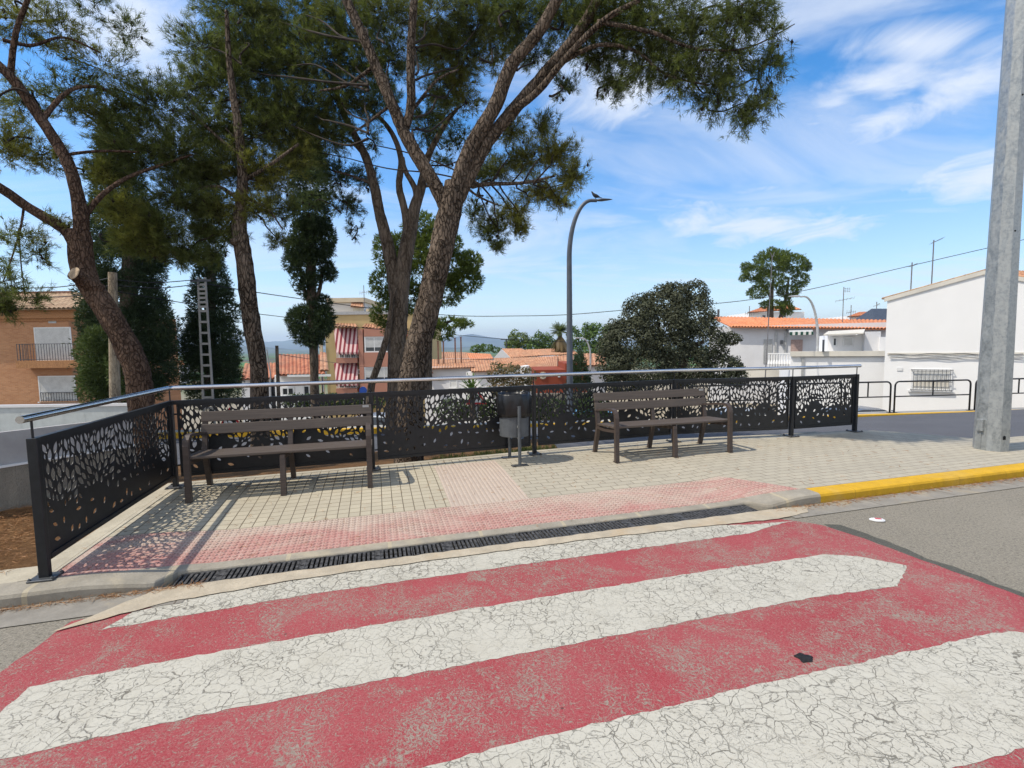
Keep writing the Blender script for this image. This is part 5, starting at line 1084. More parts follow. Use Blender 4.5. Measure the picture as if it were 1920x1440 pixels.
yq = W(885, 735, 14.5); yt = thing('yucca_plant', 'bright green spiky yucca behind the fence, left of the litter bin', 'yucca', (yq.x, 14.5, -.6)); MB().tube([(0, 0, 0), (0, 0, yq.z+.6)], .08, 8).build('trunk', M_BARKG, yt); fronds(yt, (0, 0, yq.z+.6), 50, .55, M_GREEN, 'crown', .25, .05, 5, (-.3, 1.4), segs=4)
# weeds along the verge
r = np.random.default_rng(22); pts = []
while len(pts) < 900:
    x = r.uniform(-1.2, .7); y = yb(x) + .1 + abs(r.normal(0, .5)); pts.append((x, y, ry(x, y)))
V, T = tufts(np.array(pts), np.tile(np.array([[0, 0, 1.]]), (900, 1)), 7, .10, .012, rng=r); o = fast_tris('verge_weeds', V, M_DRYG, tint=T); tag(o, kind='stuff')
# fallen pine needles
r = np.random.default_rng(23); Q = []
for _ in range(9000):
    k = r.integers(0, 8)
    if k == 0: u, v = r.uniform(2.6, 9), -abs(r.normal(0, .05)) - .005; z = .009
    elif k == 1 and r.uniform() < .4: u, v = r.uniform(-3.9, -2.2), -abs(r.normal(0, .02)) - .005; z = .010
    else:
        u, v = r.uniform(-7, -3.5), r.uniform(.3, 2.6)
        if u > uleft(v)-.02: continue
        z = .10 + .02*sin(u*5+v*3)
    Q.append(tuple(UVP(u, v, z)))
Q = np.array(Q); D = r.normal(0, 1, (len(Q), 3)); D[:, 2] *= .12; V, T = tufts(Q, D, 2, .07, .003, .3, rng=r); pass
for _ in range(700):
    u, v = r.uniform(-3.4, 6), r.uniform(.2, 2.9)
    if uleft(v)+.05 < u and v < vback(u)-.02: Q = np.vstack([Q, [tuple(UVP(u, v, pz(u, v)+.006))]])
D = r.normal(0, 1, (len(Q), 3)); D[:, 2] *= .05; V, T = tufts(Q, D, 2, .07, .0034, .3, rng=r)
o = fast_tris('fallen_needles', V, m_leaf('dry_needles', (.20, .09, .035), (.42, .22, .09), trans=0), tint=T); tag(o, kind='stuff')
# ------------------------------------------------------------------ buildings
class Fac:
    """a building whose front plane runs through two ground points; parts are given in photo pixels on that plane"""
    def __init__(s, name, label, cat, A, B, zb, group=None, sk=0.0):
        s.M = Matrix(((1, sk, 0, 0), (0, 1, 0, 0), (0, 0, 1, 0), (0, 0, 0, 1))) if sk else None; s.sk = sk
        s.A = Vector((A[0], A[1], 0)); s.B = Vector((B[0], B[1], 0)); d = (s.B-s.A).normalized(); s.ex = d; s.ey = Vector((-d.y, d.x, 0)); s.zb = zb
        s.root = thing(name, label, cat, (A[0], A[1], zb), atan2(d.y, d.x), group)
    def p(s, px, py, d=0.0):
        r_ = ray(px, py); o = s.A + s.ey*d; t = (o-CP).dot(s.ey)/r_.dot(s.ey); q = CP + r_*t - s.A; return q.dot(s.ex), q.z - s.zb
    def box(s, mb, r_, d0, d1, ref=0.0, bev=0, mi=0):
        x0, z1 = s.p(r_[0], r_[1], ref); x1, z0 = s.p(r_[2], r_[3], ref)
        mb.box(min(x0, x1), max(x0, x1), d0, d1, min(z0, z1), max(z0, z1), M=s.M, bev=bev, mi=mi); return x0, x1, z0, z1
    def part(s, name, mat, r_, d0, d1, parent=None, ref=0.0, bev=0):
        mb = MB(); s.box(mb, r_, d0, d1, ref, bev); return mb.build(name, mat, parent or s.root)
    def window(s, r_, pane=None, frame=None, fw=.07, d=0.0, bars=0, label=None, mull=0, shut=None, sill=True):
        x0, z1 = s.p(r_[0], r_[1], d); x1, z0 = s.p(r_[2], r_[3], d); mb = MB()
        for a in ((x0, x1, z1-fw, z1), (x0, x1, z0, z0+fw), (x0, x0+fw, z0+fw, z1-fw), (x1-fw, x1, z0+fw, z1-fw)): mb.box(a[0], a[1], d-.05, d-.004, a[2], a[3])
        for i in range(mull): xm = x0 + (x1-x0)*(i+1)/(mull+1); mb.box(xm-.03, xm+.03, d-.045, d-.004, z0+fw, z1-fw)
        if sill: mb.box(x0-.08, x1+.08, d-.10, d-.004, z0-.07, z0-.002)
        w = mb.build('window', frame or M_FRAME, s.root)
        MB().box(x0+fw, x1-fw, d-.02, d-.006, z0+fw, z1-fw).build('pane', pane or M_GLASS, w)
        if shut:
            zs = z1-fw - (z1-z0-2*fw)*shut; mb = MB(); zc = z1-fw
            while zc > zs + .01: mb.box(x0+fw, x1-fw, d-.038, d-.022, max(zs, zc-.052), zc-.006); zc -= .055
            mb.build('shutter', M_SHUT, w)
        if bars:
            mb = MB()
            for i in range(bars): xm = x0 + (x1-x0)*(i+.5)/bars; mb.tube([(xm, d-.14, z0), (xm, d-.14, z1)], .009, 5)
            for zf in (z0+.02, (z0*.58+z1*.42), z1-.02): mb.box(x0-.02, x1+.02, d-.15, d-.13, zf-.012, zf+.012)
            for xx in (x0, x1): 
                for zf in (z0+.02, z1-.02): mb.box(xx-.012, xx+.012, d-.15, d, zf-.012, zf+.012)
            mb.build('window_bars', M_DGREY, w)
        return w
    def balcony(s, r_, depth, slab=None, bars=12, mat=None, slab_mat=None, d=0.0):
        x0, z1 = s.p(r_[0], r_[1], d-depth); x1, z0 = s.p(r_[2], r_[3], d-depth); mb = MB(); y = d-depth; mb2 = MB()
        mb2.box(x0-.05, x1+.05, y-.05, d, z0-(slab or .2), z0); b = mb2.build('balcony', slab_mat or M_BRKTRIM, s.root)
        mb.box(x0, x1, y, y+.03, z1-.03, z1); mb.box(x0, x1, y, y+.03, z0+.06, z0+.085)
        for xx in (x0, x1-.03): mb.box(xx, xx+.03, y, d, z1-.03, z1); mb.box(xx, xx+.03, y, d, z0+.06, z0+.085)
        for i in range(bars+1): xm = x0 + (x1-x0)*i/bars; mb.box(xm-.009, xm+.009, y+.006, y+.024, z0, z1-.03)
        k = max(1, int(depth/.14))
        for i in range(k):
            for xx in (x0+.015, x1-.015): mb.box(xx-.009, xx+.009, y+depth*i/k, y+depth*i/k+.018, z0, z1-.03)
        mb.build('railing', mat or M_DGREY, b); return b
def roofmesh(p00, p10, p11, p01, pitch=.22, amp=.035, thick=.06):
    """corrugated tile slope: p00-p10 is the eave, p01-p11 the ridge"""
    p00, p10, p11, p01 = map(Vector, (p00, p10, p11, p01)); mb = MB(); L0 = (p10-p00).length; n = max(2, int(max(L0, (p11-p01).length)/pitch)); nm = (p10-p00).cross(p01-p00).normalized()
    if nm.z < 0: nm = -nm
    K = 4; m_ = n*K+1; rows = 2; Ls = (p01-p00).length; me_uv = []
    for j in range(rows):
        t = j/(rows-1)
        for i in range(m_):
            s = i/(m_-1); a = p00.lerp(p10, s); b = p01.lerp(p11, s); mb.v.append(a.lerp(b, t) + nm*(amp*abs(sin(pi*i/K))*1.2))
    for i in range(m_-1): mb.f.append((i, i+1, m_+i+1, m_+i)); mb.mi.append(0)
    q = [p00-nm*thick, p10-nm*thick, p11-nm*thick, p01-nm*thick]; o = len(mb.v); mb.v += q; mb.f.append((o, o+3, o+2, o+1)); mb.mi.append(0)
    mb.v += [tuple(p00-nm*.002), tuple(p10-nm*.002), tuple(p11-nm*.002), tuple(p01-nm*.002)]; 
    for a, b in ((0, 1), (1, 2), (2, 3), (3, 0)): mb.f.append((o+a, o+b, o+4+b, o+4+a)); mb.mi.append(0)
    return mb, m_, Ls
def roof(name, mat, parent, p00, p10, p11, p01, **k):
    mb, m_, Ls = roofmesh(p00, p10, p11, p01, **k); o = mb.build(name, mat, parent); me = o.data; ul = me.uv_layers.new(name='UVMap')
    for lp in me.loops:
        vi = lp.vertex_index; ul.data[lp.index].uv = (0, (vi//m_)*Ls if vi < 2*m_ else 0)
    me.materials[0] = mat; return o
# brick house at the far left
X = lambda px, Y: (px-960)/900*Y
f = Fac('brick_house', 'orange brick house with white roller shutters at the left edge', 'house', (X(-260, 28), 28), (X(150, 28), 28), -6.2)
w = f.part('wall', M_BRICK, (-260, 588, 153, 900), 0, 9); 
f.part('cornice', M_BRKTRIM, (-262, 581, 156, 596), -.22, 0); f.part('cornice', M_BRKTRIM, (-262, 596, 155, 601), -.1, 0)
x0, z0 = f.p(-270, 585); x1, _ = f.p(158, 585); xr, zr = f.p(-270, 556, 3); 
roof('roof', M_TILEB, f.root, (x0, -.55, z0-.02), (x1, -.55, z0-.02), (x1-.1, 3.4, zr+.05), (x0, 3.4, zr+.05), pitch=.26, amp=.07)
f.part('ridge_board', M_BROWNW, (-270, 551, 135, 560), 3.2, 3.5, ref=3.2)
f.window((64, 614, 138, 676), d=0, shut=1.0, fw=.06, sill=False); f.window((72, 705, 145, 752), d=0, shut=1.0, fw=.06)
f.balcony((30, 645, 165, 675), .7, bars=26, slab=.42, mat=M_DGREY); f.balcony((75, 736, 146, 752), .12, bars=14, slab=.05, mat=M_DGREY)
f.part('house_plaque', M_LIGHTG, (91, 601, 106, 606), -.02, -.002)
f.part('awning_box', M_NAVY, (40, 763, 108, 772), -1.2, -.8)
# light metal screen and concrete wall by the side fence
f = Fac('metal_screen_wall', 'pale grey ribbed metal screen below the brick house', 'wall', (X(-200, 9), 9), (X(242, 9), 9), -1.6)
mb = MB(); x0, z1 = f.p(-200, 767); x1, _ = f.p(242, 762); n = int((x1-x0)/.4)
for i in range(n):
    a = x0 + (x1-x0)*i/n; mb.box(a, a+(x1-x0)/n*.95, -.02, .02, 0, z1); mb.box(a+(x1-x0)/n*.95, a+(x1-x0)/n, -.0185, .0195, 0, z1)
mb.build('panel', simple('pale_green_metal', (.52, .56, .55), .5, var=.05), f.root); MB().box(x0, x1, -.04, .04, z1+.001, z1+.05).build('cap', M_WHITEP, f.root)
A_, B_ = Vector((-5.5, 3.55)), Vector((-4.42, 5.55))
f = Fac('boundary_wall', 'rough low concrete wall topped with pale grey panels beside the needle-strewn ground', 'wall', tuple(A_), tuple(B_), -.1)
Lw = (B_-A_).length; f.root.rotation_euler = (0, 0, atan2((B_-A_).y, (B_-A_).x))
mb = MB(); n = 60; rr = random.Random(8)
for i in range(n):
    x = -1.5 + (Lw+1.5)*i/(n-1); b = rr.uniform(-.03, .03); mb.v += [(x, -.04+b, -.1), (x, b*.4, .25+b), (x, b*.1, .598), (x, .16, .598), (x, .16, -.1)]
for i in range(n-1):
    for k in range(4): a = i*5+k; mb.f.append((a, a+5, a+6, a+1)); mb.mi.append(0)
mb.build('wall', M_LOWC, f.root); MB().box(-1.5, Lw, .03, .09, .60, .94).build('panel', simple('grey_sheet_panel', (.36, .35, .345), .9, var=.06, spec=.1), f.root); MB().box(-1.5, Lw, -.012, .028, .599, .618).build('flashing', M_WHITEP, f.root)
# small white house with tiled roofs, centre left
f = Fac('white_house', 'small white house with red tiled roofs left of the ochre flats', 'house', (X(452, 27), 27), (X(613, 27), 27), -6.3, sk=-.42)
f.part('wall', M_WG, (452, 712, 516, 900), 0, 6); f.part('wall', M_WW, (516, 703, 604, 900), -.6, 6); f.part('wall', M_WG, (604, 694, 615, 900), -.2, 3)
def froof(f, e0, e1, r0, r1, depth, mat, over=.4, de=0.0, **k):
    a = f.p(*e0, de-over); b = f.p(*e1, de-over); c = f.p(*r1, depth); d = f.p(*r0, depth)
    return roof('roof', mat, f.root, (a[0], de-over, a[1]), (b[0], de-over, b[1]), (c[0], depth, c[1]), (d[0], depth, d[1]), **k)
froof(f, (452, 711), (519, 709), (459, 682), (519, 681), 3, M_TILER, pitch=.24, amp=.05); froof(f, (521, 703), (610, 702), (522, 665), (606, 665), 4, M_TILER, de=-.6, pitch=.24, amp=.05); froof(f, (600, 694), (616, 694), (600, 660), (612, 662), 4, M_TILE, de=-.2)
f.window((528, 726, 553, 742), d=-.6, fw=.08, mull=1); f.window((568, 722, 593, 746), d=-.6, fw=.08, mull=1); f.window((470, 726, 486, 742), d=0, fw=.08)
f.part('rain_gutter', M_FRAME, (524, 703, 606, 706), -1.05, -.95, ref=-1)
# ochre block of flats
f = Fac('apartment_block', 'ochre block of flats with striped awnings and salmon enclosed balconies', 'flats', (X(606, 44), 44), (X(805, 44), 44), -8)
f.part('wall', M_OCH, (608, 587, 805, 900), 0, 10); f.part('side_wall', M_CREAM, (605, 640, 611, 900), -.15, -.001)
f.part('penthouse', M_WG, (612, 563, 683, 588), 1.5, 8, ref=1.5); f.part('penthouse_roof', M_CREAM, (610, 559, 684, 566), 1.2, 8.2, ref=1.2); f.part('parapet', M_LIGHTG, (608, 585, 805, 588), -.1, .2)
froof(f, (657, 575), (682, 576), (659, 567), (681, 568), 1.5, M_TILE, over=0, de=.9); f.window((661, 578, 678, 587), d=1.5, pane=M_SHUT, sill=False)
f.part('wall_top', M_CREAM, (683, 578, 700, 588), .5, 3)
for (y0, y1, y2, y3) in ((613, 660, 669, 675), (677, 719, 727, 732)):
    f.window((634, y0+8, 668, y3-2), d=-.01, mull=2, sill=False)
    b = f.balcony((631, y2-14+7, 669, y3-4), .9, bars=12, slab=.45, mat=M_FRAME, slab_mat=M_SALM)
    a0 = f.p(628, y0+7); a1 = f.p(671, y1+0, -1.25); xa = a0[0]; xb = f.p(671, y0, 0)[0]; xc = f.p(630, y1, -1.25)[0]; xd = f.p(672, y1, -1.25)[0]; mb = MB(); n = 22
    mb.v += [(xa, -.25, a0[1]+.2), (xb, -.25, a0[1]+.2), (xd, -1.25, a1[1]), (xc, -1.25, a1[1]), (xa, -.22, a0[1]+.2), (xb, -.22, a0[1]+.2), (xd, -1.22, a1[1]), (xc, -1.22, a1[1])]; mb.f += [(0, 3, 2, 1), (4, 5, 6, 7), (0, 1, 5, 4), (2, 3, 7, 6)]
    o = len(mb.v); k = 9
    for i in range(k):
        s0 = xc + (xd-xc)*i/k; s1 = xc + (xd-xc)*(i+1)/k; q = (s1-s0); mb.v += [(s0, -1.251, a1[1]), (s1, -1.251, a1[1]), (s1-q*.15, -1.251, a1[1]-.16), (s0+q*.5, -1.251, a1[1]-.24), (s0+q*.15, -1.251, a1[1]-.16)]; mb.f.append(tuple(o+5*i+j for j in range(5)))
    mb.mi = [0]*len(mb.f); mb.build('awning', M_AWN, f.root)
froof(f, (626, 613), (672, 614), (630, 607), (668, 608), 0, M_TILE, over=1.2, pitch=.3, amp=.08); froof(f, (678, 614), (716, 617), (684, 608), (712, 608), 0, M_TILE, over=.9, pitch=.3, amp=.08)
for y0, y1, sh in ((616, 630, 0), (661, 687, 0), (717, 745, 0)): f.part('balcony_panel', M_SALM, (682, y0, 760, y1), -1.1, 0, ref=-1.1)
f.part('balcony_side', M_SALM, (680, 617, 682.5, 900), -1.08, 0, ref=-1.0)
for y0, y1 in ((631, 660), (688, 716)):
    w = f.window((683, y0, 758, y1), d=-1.0, mull=3, shut=.72, sill=False, fw=.12)
for y in (634, 692): 
    o = MB(); f.box(o, (672, y, 680, y+9), -.45, -.05, bev=.03); o = o.build('air_conditioner', M_FRAME, f.root); mb = MB(); x_, z_ = f.p(676, y+4.5, -.45); mb.lathe([(.17, 0), (.17, .01), (.0001, .01)], n=14, M=Matrix.Translation((x_, -.45, z_)) @ Matrix.Rotation(radians(90), 4, 'X')); mb.build('fan_grille', M_DGREY, o)
# terraced white houses with terracotta roofs
f = Fac('terraced_house', 'long low white house with a terracotta roof behind the largest trunk', 'house', (X(780, 40), 40), (X(938, 38), 38), -8.5, 'low white houses with terracotta roofs')
f.part('wall', M_WG, (795, 688, 885, 900), 0, 7); f.part('wall', M_WW, (884, 696, 935, 900), -1.2, 6)
froof(f, (790, 692), (890, 689), (792, 674), (884, 675), 4, M_TILE, pitch=.25, amp=.05); froof(f, (884, 697), (936, 695), (878, 675), (930, 676), 3.5, M_TILE, de=-1.2, pitch=.25, amp=.05); froof(f, (788, 700), (812, 699), (788, 682), (800, 684), .5, M_TILER, de=-.8, pitch=.25, amp=.05)
f.window((822, 706, 831, 712), d=0); f.window((843, 708, 858, 727), d=0, pane=M_SHUT); f.window((795, 716, 806, 730), d=0)
f = Fac('terraced_house', 'white terrace with a stepped terracotta roof between the bin and the tall lamp', 'house', (X(936, 42), 42), (X(1075, 40), 40), -8.5, 'low white houses with terracotta roofs')
f.part('wall', M_WW, (936, 688, 1004, 900), 0, 6); f.part('gable_step', M_WW, (990, 684, 1003, 900), -2.4, -.002)
froof(f, (934, 690), (992, 686), (926, 672), (972, 671), 3.5, M_TILE, pitch=.25, amp=.05); froof(f, (1000, 692), (1045, 688), (972, 671), (1046, 668), 3.5, M_TILE, de=-2.4, pitch=.25, amp=.05); froof(f, (1043, 688), (1075, 684), (1040, 668), (1075, 666), 4, M_TILE, pitch=.25, amp=.05)
f = Fac('gabled_house', 'white gable end with terracotta slopes rising behind the terraces', 'house', (X(925, 58), 58), (X(1085, 58), 58), -9, 'low white houses with terracotta roofs')
f.part('wall', M_WW, (926, 671, 1080, 900), 0, 8)
a = f.p(926, 671); b = f.p(958, 671); c = f.p(940, 655); MB().add([(a[0], -.01, a[1]), (b[0], -.01, b[1]), (c[0], -.01, c[1]), (a[0], 4, a[1]), (b[0], 4, b[1]), (c[0], 4, c[1])], [(0, 1, 2), (3, 5, 4), (0, 2, 5, 3), (1, 4, 5, 2)]).build('gable', M_WW, f.root)
froof(f, (957, 671), (1012, 667), (941, 654), (978, 654), 4, M_TILE, pitch=.3, amp=.06); froof(f, (1011, 667), (1086, 664), (985, 656), (1070, 653), 5, M_TILE, pitch=.3, amp=.06)
f = Fac('low_house', 'flat spread of terracotta roofs beyond the terraces, right of the largest trunk', 'house', (X(800, 66), 66), (X(925, 66), 66), -9, 'low white houses with terracotta roofs')
f.part('wall', M_WG, (800, 673, 925, 900), 0, 8); froof(f, (796, 675), (880, 674), (806, 660), (876, 661), 6, M_TILE, pitch=.3, amp=.06); froof(f, (881, 674), (926, 673), (876, 662), (920, 664), 4, M_TILEO, pitch=.3, amp=.06)
f = Fac('low_house', 'white walled house with a terracotta roof beside the holm oak at its left', 'house', (X(1070, 36), 36), (X(1140, 36), 36), -8, 'low white houses with terracotta roofs')
f.part('wall', M_WG, (1100, 684, 1136, 900), 0, 6); froof(f, (1096, 686), (1138, 684), (1092, 663), (1134, 664), 4, M_TILE, pitch=.25, amp=.05)
f = Fac('red_house', 'red-brown rendered house with a white starburst ornament', 'house', (X(1002, 28), 28), (X(1106, 28), 28), -6)
f.part('wall', M_RBR, (1003, 694, 1062, 900), 0, 5); f.part('wall', M_RBR, (1062, 682, 1104, 900), .6, 5)
x_, z_ = f.p(1018, 704); mb = MB(); pts_ = []
for i in range(24): t = 2*pi*i/24; q = .20 + (.035 if i % 2 else -.01); pts_.append((q*cos(t), q*sin(t)))
mb.prism(pts_, 0, .04, Matrix.Translation((x_, 0, z_)) @ Matrix.Rotation(radians(90), 4, 'X')); oo = mb.build('starburst_ornament', M_CREAM, f.root); MB().lathe([(.10, .04), (.085, .07), (.0001, .065)], n=16, M=Matrix.Translation((x_, 0, z_)) @ Matrix.Rotation(radians(90), 4, 'X')).build('centre_disc', M_DGREY, oo)
f.part('wall_lamp', M_FRAME, (1046, 699, 1050, 707), -.15, -.002); f.part('low_wall', M_LOWC, (1003, 738, 1106, 900), -3, -2.8, ref=-3)
# iron posts standing on the roofs
for i, (px, y0) in enumerate(((822, 640), (832, 640), (854, 634), (865, 632))):
    a = W(px, 675, 41); b = W(px, y0, 41); t_ = ['leftmost of the four brown iron posts rising above the terracotta roofs', 'second from left of the four brown iron posts above the roofs', 'third from left of the four brown iron posts above the roofs', 'rightmost of the four brown iron posts rising above the roofs'][i]
    o = MB().box(-.055, .055, -.055, .055, -1.2, b.z-a.z).box(-.12, .12, -.12, .12, b.z-a.z+.001, b.z-a.z+.03).build('iron_post', M_BROWNW); o.location = a; tag(o, t_, 'post', 'iron posts above the roofs')
# right: long white row with orange roof
f = Fac('white_row_house', 'long white row house with a bright orange roof behind the small right-hand lamp', 'house', (X(1330, 34), 34), (X(1668, 30), 30), -4)
f.part('wall', M_WG, (1330, 613, 1668, 900), 0, 8)
froof(f, (1372, 613), (1670, 617), (1330, 594), (1670, 601), 4.5, M_TILEO, pitch=.24, amp=.06, over=.5)
f.part('chimney_pipe', M_DGREY, (1345, 580, 1349, 594), 4.0, 4.2, ref=4)
f.window((1432, 636, 1447, 681), d=0, pane=M_LIGHTG, frame=M_LIGHTG, sill=False); f.part('door', M_PINKD, (1483, 637, 1504, 668), -.05, -.002); f.part('drain_pipe', M_LIGHTG, (1453, 620, 1455, 690), -.1, -.002); f.part('drain_pipe', M_LIGHTG, (1471, 620, 1473, 680), -.1, -.002)
o = f.part('awning', M_DGREY, (1474, 617, 1518, 620), -.55, -.01); f.part('awning_cloth', M_WHITEP, (1477, 620, 1520, 623), -.7, -.02, o); f.part('valance', M_CHK, (1478, 623, 1521, 628), -.72, -.70, o)
o = f.part('wall_lantern', M_DGREY, (1463, 638, 1467, 645), -.25, -.002)
f.part('low_annexe', M_PALEY, (1395, 693, 1482, 712), -4, -3, ref=-4); 
# front terrace with parapet and shed
f = Fac('terrace_building', 'white ground-floor building with a roof terrace and a small lean-to shed', 'house', (X(1484, 22.5), 22.5), (X(1662, 21), 21), -3.0)
f.part('wall', M_WW, (1484, 667, 1664, 900), 0, 6); f.part('parapet', M_PALEY, (1482, 659, 1664, 667.5), -.12, .15); 
f.part('shed_wall', M_WW, (1552, 629, 1622, 662), 1.6, 4, ref=1.6); f.part('shed_side', M_WG, (1622, 622, 1650, 662), 1.2, 3, ref=1.2); f.part('shed_side', M_WW, (1650, 632, 1664, 660), 1.0, 1.5, ref=1.0)
a = f.p(1544, 627, .4); b = f.p(1619, 624, .4); c = f.p(1622, 617, 2.6); d = f.p(1553, 621, 2.6); MB().add([(a[0], .4, a[1]), (b[0], .4, b[1]), (c[0], 2.6, c[1]), (d[0], 2.6, d[1]), (a[0], .4, a[1]-.06), (b[0], .4, b[1]-.06), (c[0], 2.6, c[1]-.06), (d[0], 2.6, d[1]-.06)], [(0, 1, 2, 3), (7, 6, 5, 4), (0, 4, 5, 1), (1, 5, 6, 2), (3, 2, 6, 7), (0, 3, 7, 4)]).build('shed_roof', M_PALEY, f.root)
f.window((1560, 632, 1570, 650), d=1.6, sill=False); f.window((1580, 632, 1601, 650), d=1.6, pane=M_SHUT, sill=False)
f.part('vent_pipe', M_DGREY, (1543, 637, 1545.5, 660), -.3, -.15, ref=-.3)
mb = MB(); f.box(mb, (1503, 668, 1506, 720), -.06, -.002); f.box(mb, (1506, 667.5, 1664, 669), -.06, -.012); mb.build('drain_pipe', M_LIGHTG, f.root)
mb = MB(); xl, zt_ = f.p(1440, 662, .5); xr, zb_ = f.p(1484, 690, .5)
mb.box(xl, xr, .45, .55, zt_-.06, zt_); mb.box(xl, xr, .45, .55, zb_-.1, zb_)
for i in range(9): q = xl + (xr-xl)*(i+.5)/9; mb.lathe([(.03, 0), (.07, .2), (.03, .4), (.05, zt_-zb_-.06)], (q, .5, zb_), 8)
mb.build('balustrade', M_WW, f.root)
# big gable house
f = Fac('gable_house', 'big plain white gable-ended house with a barred window at the right', 'house', (X(1664, 20.5), 20.5), (X(2110, 17), 17), -3.0)
f.A, f.B = f.A, f.B
P0 = [f.p(1664, 900), f.p(2120, 900), f.p(2120, 560), f.p(1845, 510), f.p(1664, 559)]
P0[0] = (P0[4][0], 0); P0[1] = (P0[2][0], 0)
SKG = .86; mb = MB(); pl = [(a, b) for a, b in P0]; n5 = len(pl)
mb.add([(a, 0, b) for a, b in pl] + [(a+SKG*9, 9, b) for a, b in pl], [tuple(range(n5)), tuple(reversed(range(n5, 2*n5)))] + [(i, n5+i, n5+(i+1) % n5, (i+1) % n5) for i in range(n5)])
mb.build('wall', M_WW, f.root)
e0 = f.p(1658, 559); rd = f.p(1845, 507); e1 = f.p(2120, 556)
roof('roof', M_TILEB, f.root, (e0[0]-.1, -.03, e0[1]), (e0[0]-.1+SKG*9, 9, e0[1]), (rd[0]+SKG*9, 9, rd[1]+.02), (rd[0], -.03, rd[1]+.02), pitch=.24, amp=.04)
roof('roof', M_TILE, f.root, (e1[0]+SKG*9, 9, e1[1]), (e1[0], -.03, e1[1]), (rd[0], -.03, rd[1]+.02), (rd[0]+SKG*9, 9, rd[1]+.02), pitch=.24, amp=.05)
mb = MB(); w_ = .10
for (a, b) in ((e0, rd), (rd, e1)): mb.add([(a[0], -.05, a[1]-.16), (b[0], -.05, b[1]-.16), (b[0], -.05, b[1]+.0), (a[0], -.05, a[1]+.0), (a[0], .0, a[1]-.16), (b[0], .0, b[1]-.16), (b[0], .0, b[1]), (a[0], .0, a[1])], [(0, 1, 2, 3), (0, 4, 5, 1), (3, 2, 6, 7), (0, 3, 7, 4), (1, 5, 6, 2)])
mb.build('verge_moulding', M_PALEY, f.root)
f.window((1709, 692, 1783, 733), d=0, fw=.07, bars=10, pane=M_PALEY, frame=M_FRAME, shut=.55); f.part('air_vent', M_FRAME, (1682, 689, 1692, 695), -.03, -.002)
f.part('ledge', M_PALEY, (1664, 661.5, 2120, 664), -.03, -.002)
for k, (yy, sg) in enumerate(((664, .02), (667, .05), (669, .12), (671, .3))):
    mb = MB(); pts_ = []; n = 46
    for i in range(n): px = 1500 + (1918-1500)*i/(n-1); q = Vector(W(px, yy + (sin(i*.9+k*2)+sin(i*.37+k))*.9, 0.0001+f.A.y)); r_ = ray(px, yy + (sin(i*.9+k*2)+sin(i*.37+k))*.9); o_ = f.A - f.ey*.07; t = (o_-CP).dot(f.ey)/r_.dot(f.ey); pts_.append(CP + r_*t)
    o = mb.tube([p for p in pts_ if p.x > X(1664, 20.5)], .014, 5).build('wall_cable', M_LIGHTG if k else M_DGREY); keep(o, f.root)
# houses beyond the orange roof
f = Fac('distant_house', 'white upper storey with a red hipped roof under the round-topped pine', 'house', (X(1402, 60), 60), (X(1500, 60), 60), -3, 'houses beyond the orange roof')
f.part('wall', M_WW, (1405, 586, 1498, 900), 0, 6); froof(f, (1401, 586), (1503, 580), (1430, 576), (1480, 572), 4, M_TILEO, pitch=.3, amp=.06); f.window((1428, 590, 1436, 597), d=0); f.window((1468, 586, 1474, 596), d=0)
f = Fac('distant_house', 'low white house with a small red hipped roof beside the dark slope', 'house', (X(1585, 52), 52), (X(1655, 52), 52), -3, 'houses beyond the orange roof')
f.part('wall', M_WW, (1594, 592, 1650, 900), 0, 6); froof(f, (1588, 594), (1652, 590), (1610, 586), (1640, 584), 3, M_TILEO, pitch=.3, amp=.06)
f = Fac('slate_roof_house', 'blue-grey sloped roof peeping out behind the gable house', 'house', (X(1640, 40), 40), (X(1700, 40), 40), -3, 'houses beyond the orange roof')
a, b, c, d = f.p(1640, 602), f.p(1700, 602), f.p(1700, 576), f.p(1660, 576); MB().add([(a[0], 0, a[1]), (b[0], 0, b[1]), (c[0], 1.5, c[1]), (d[0], 1.5, d[1]), (a[0], 3, a[1]), (b[0], 3, b[1])], [(0, 1, 2, 3), (3, 2, 5, 4), (0, 3, 4), (1, 5, 2)]).build('roof', M_SLATE, f.root); f.part('wall', M_WG, (1644, 603, 1698, 900), .2, 2.8)
f = Fac('distant_house', 'tiny orange house glimpsed between the two left cypresses', 'house', (X(318, 70), 70), (X(345, 70), 70), -10, 'houses beyond the orange roof')
f.part('wall', M_WG, (324, 684, 340, 720), 0, 2); froof(f, (318, 684), (346, 684), (322, 676), (342, 676), 3, M_TILEO, pitch=.3); del f.root['group']
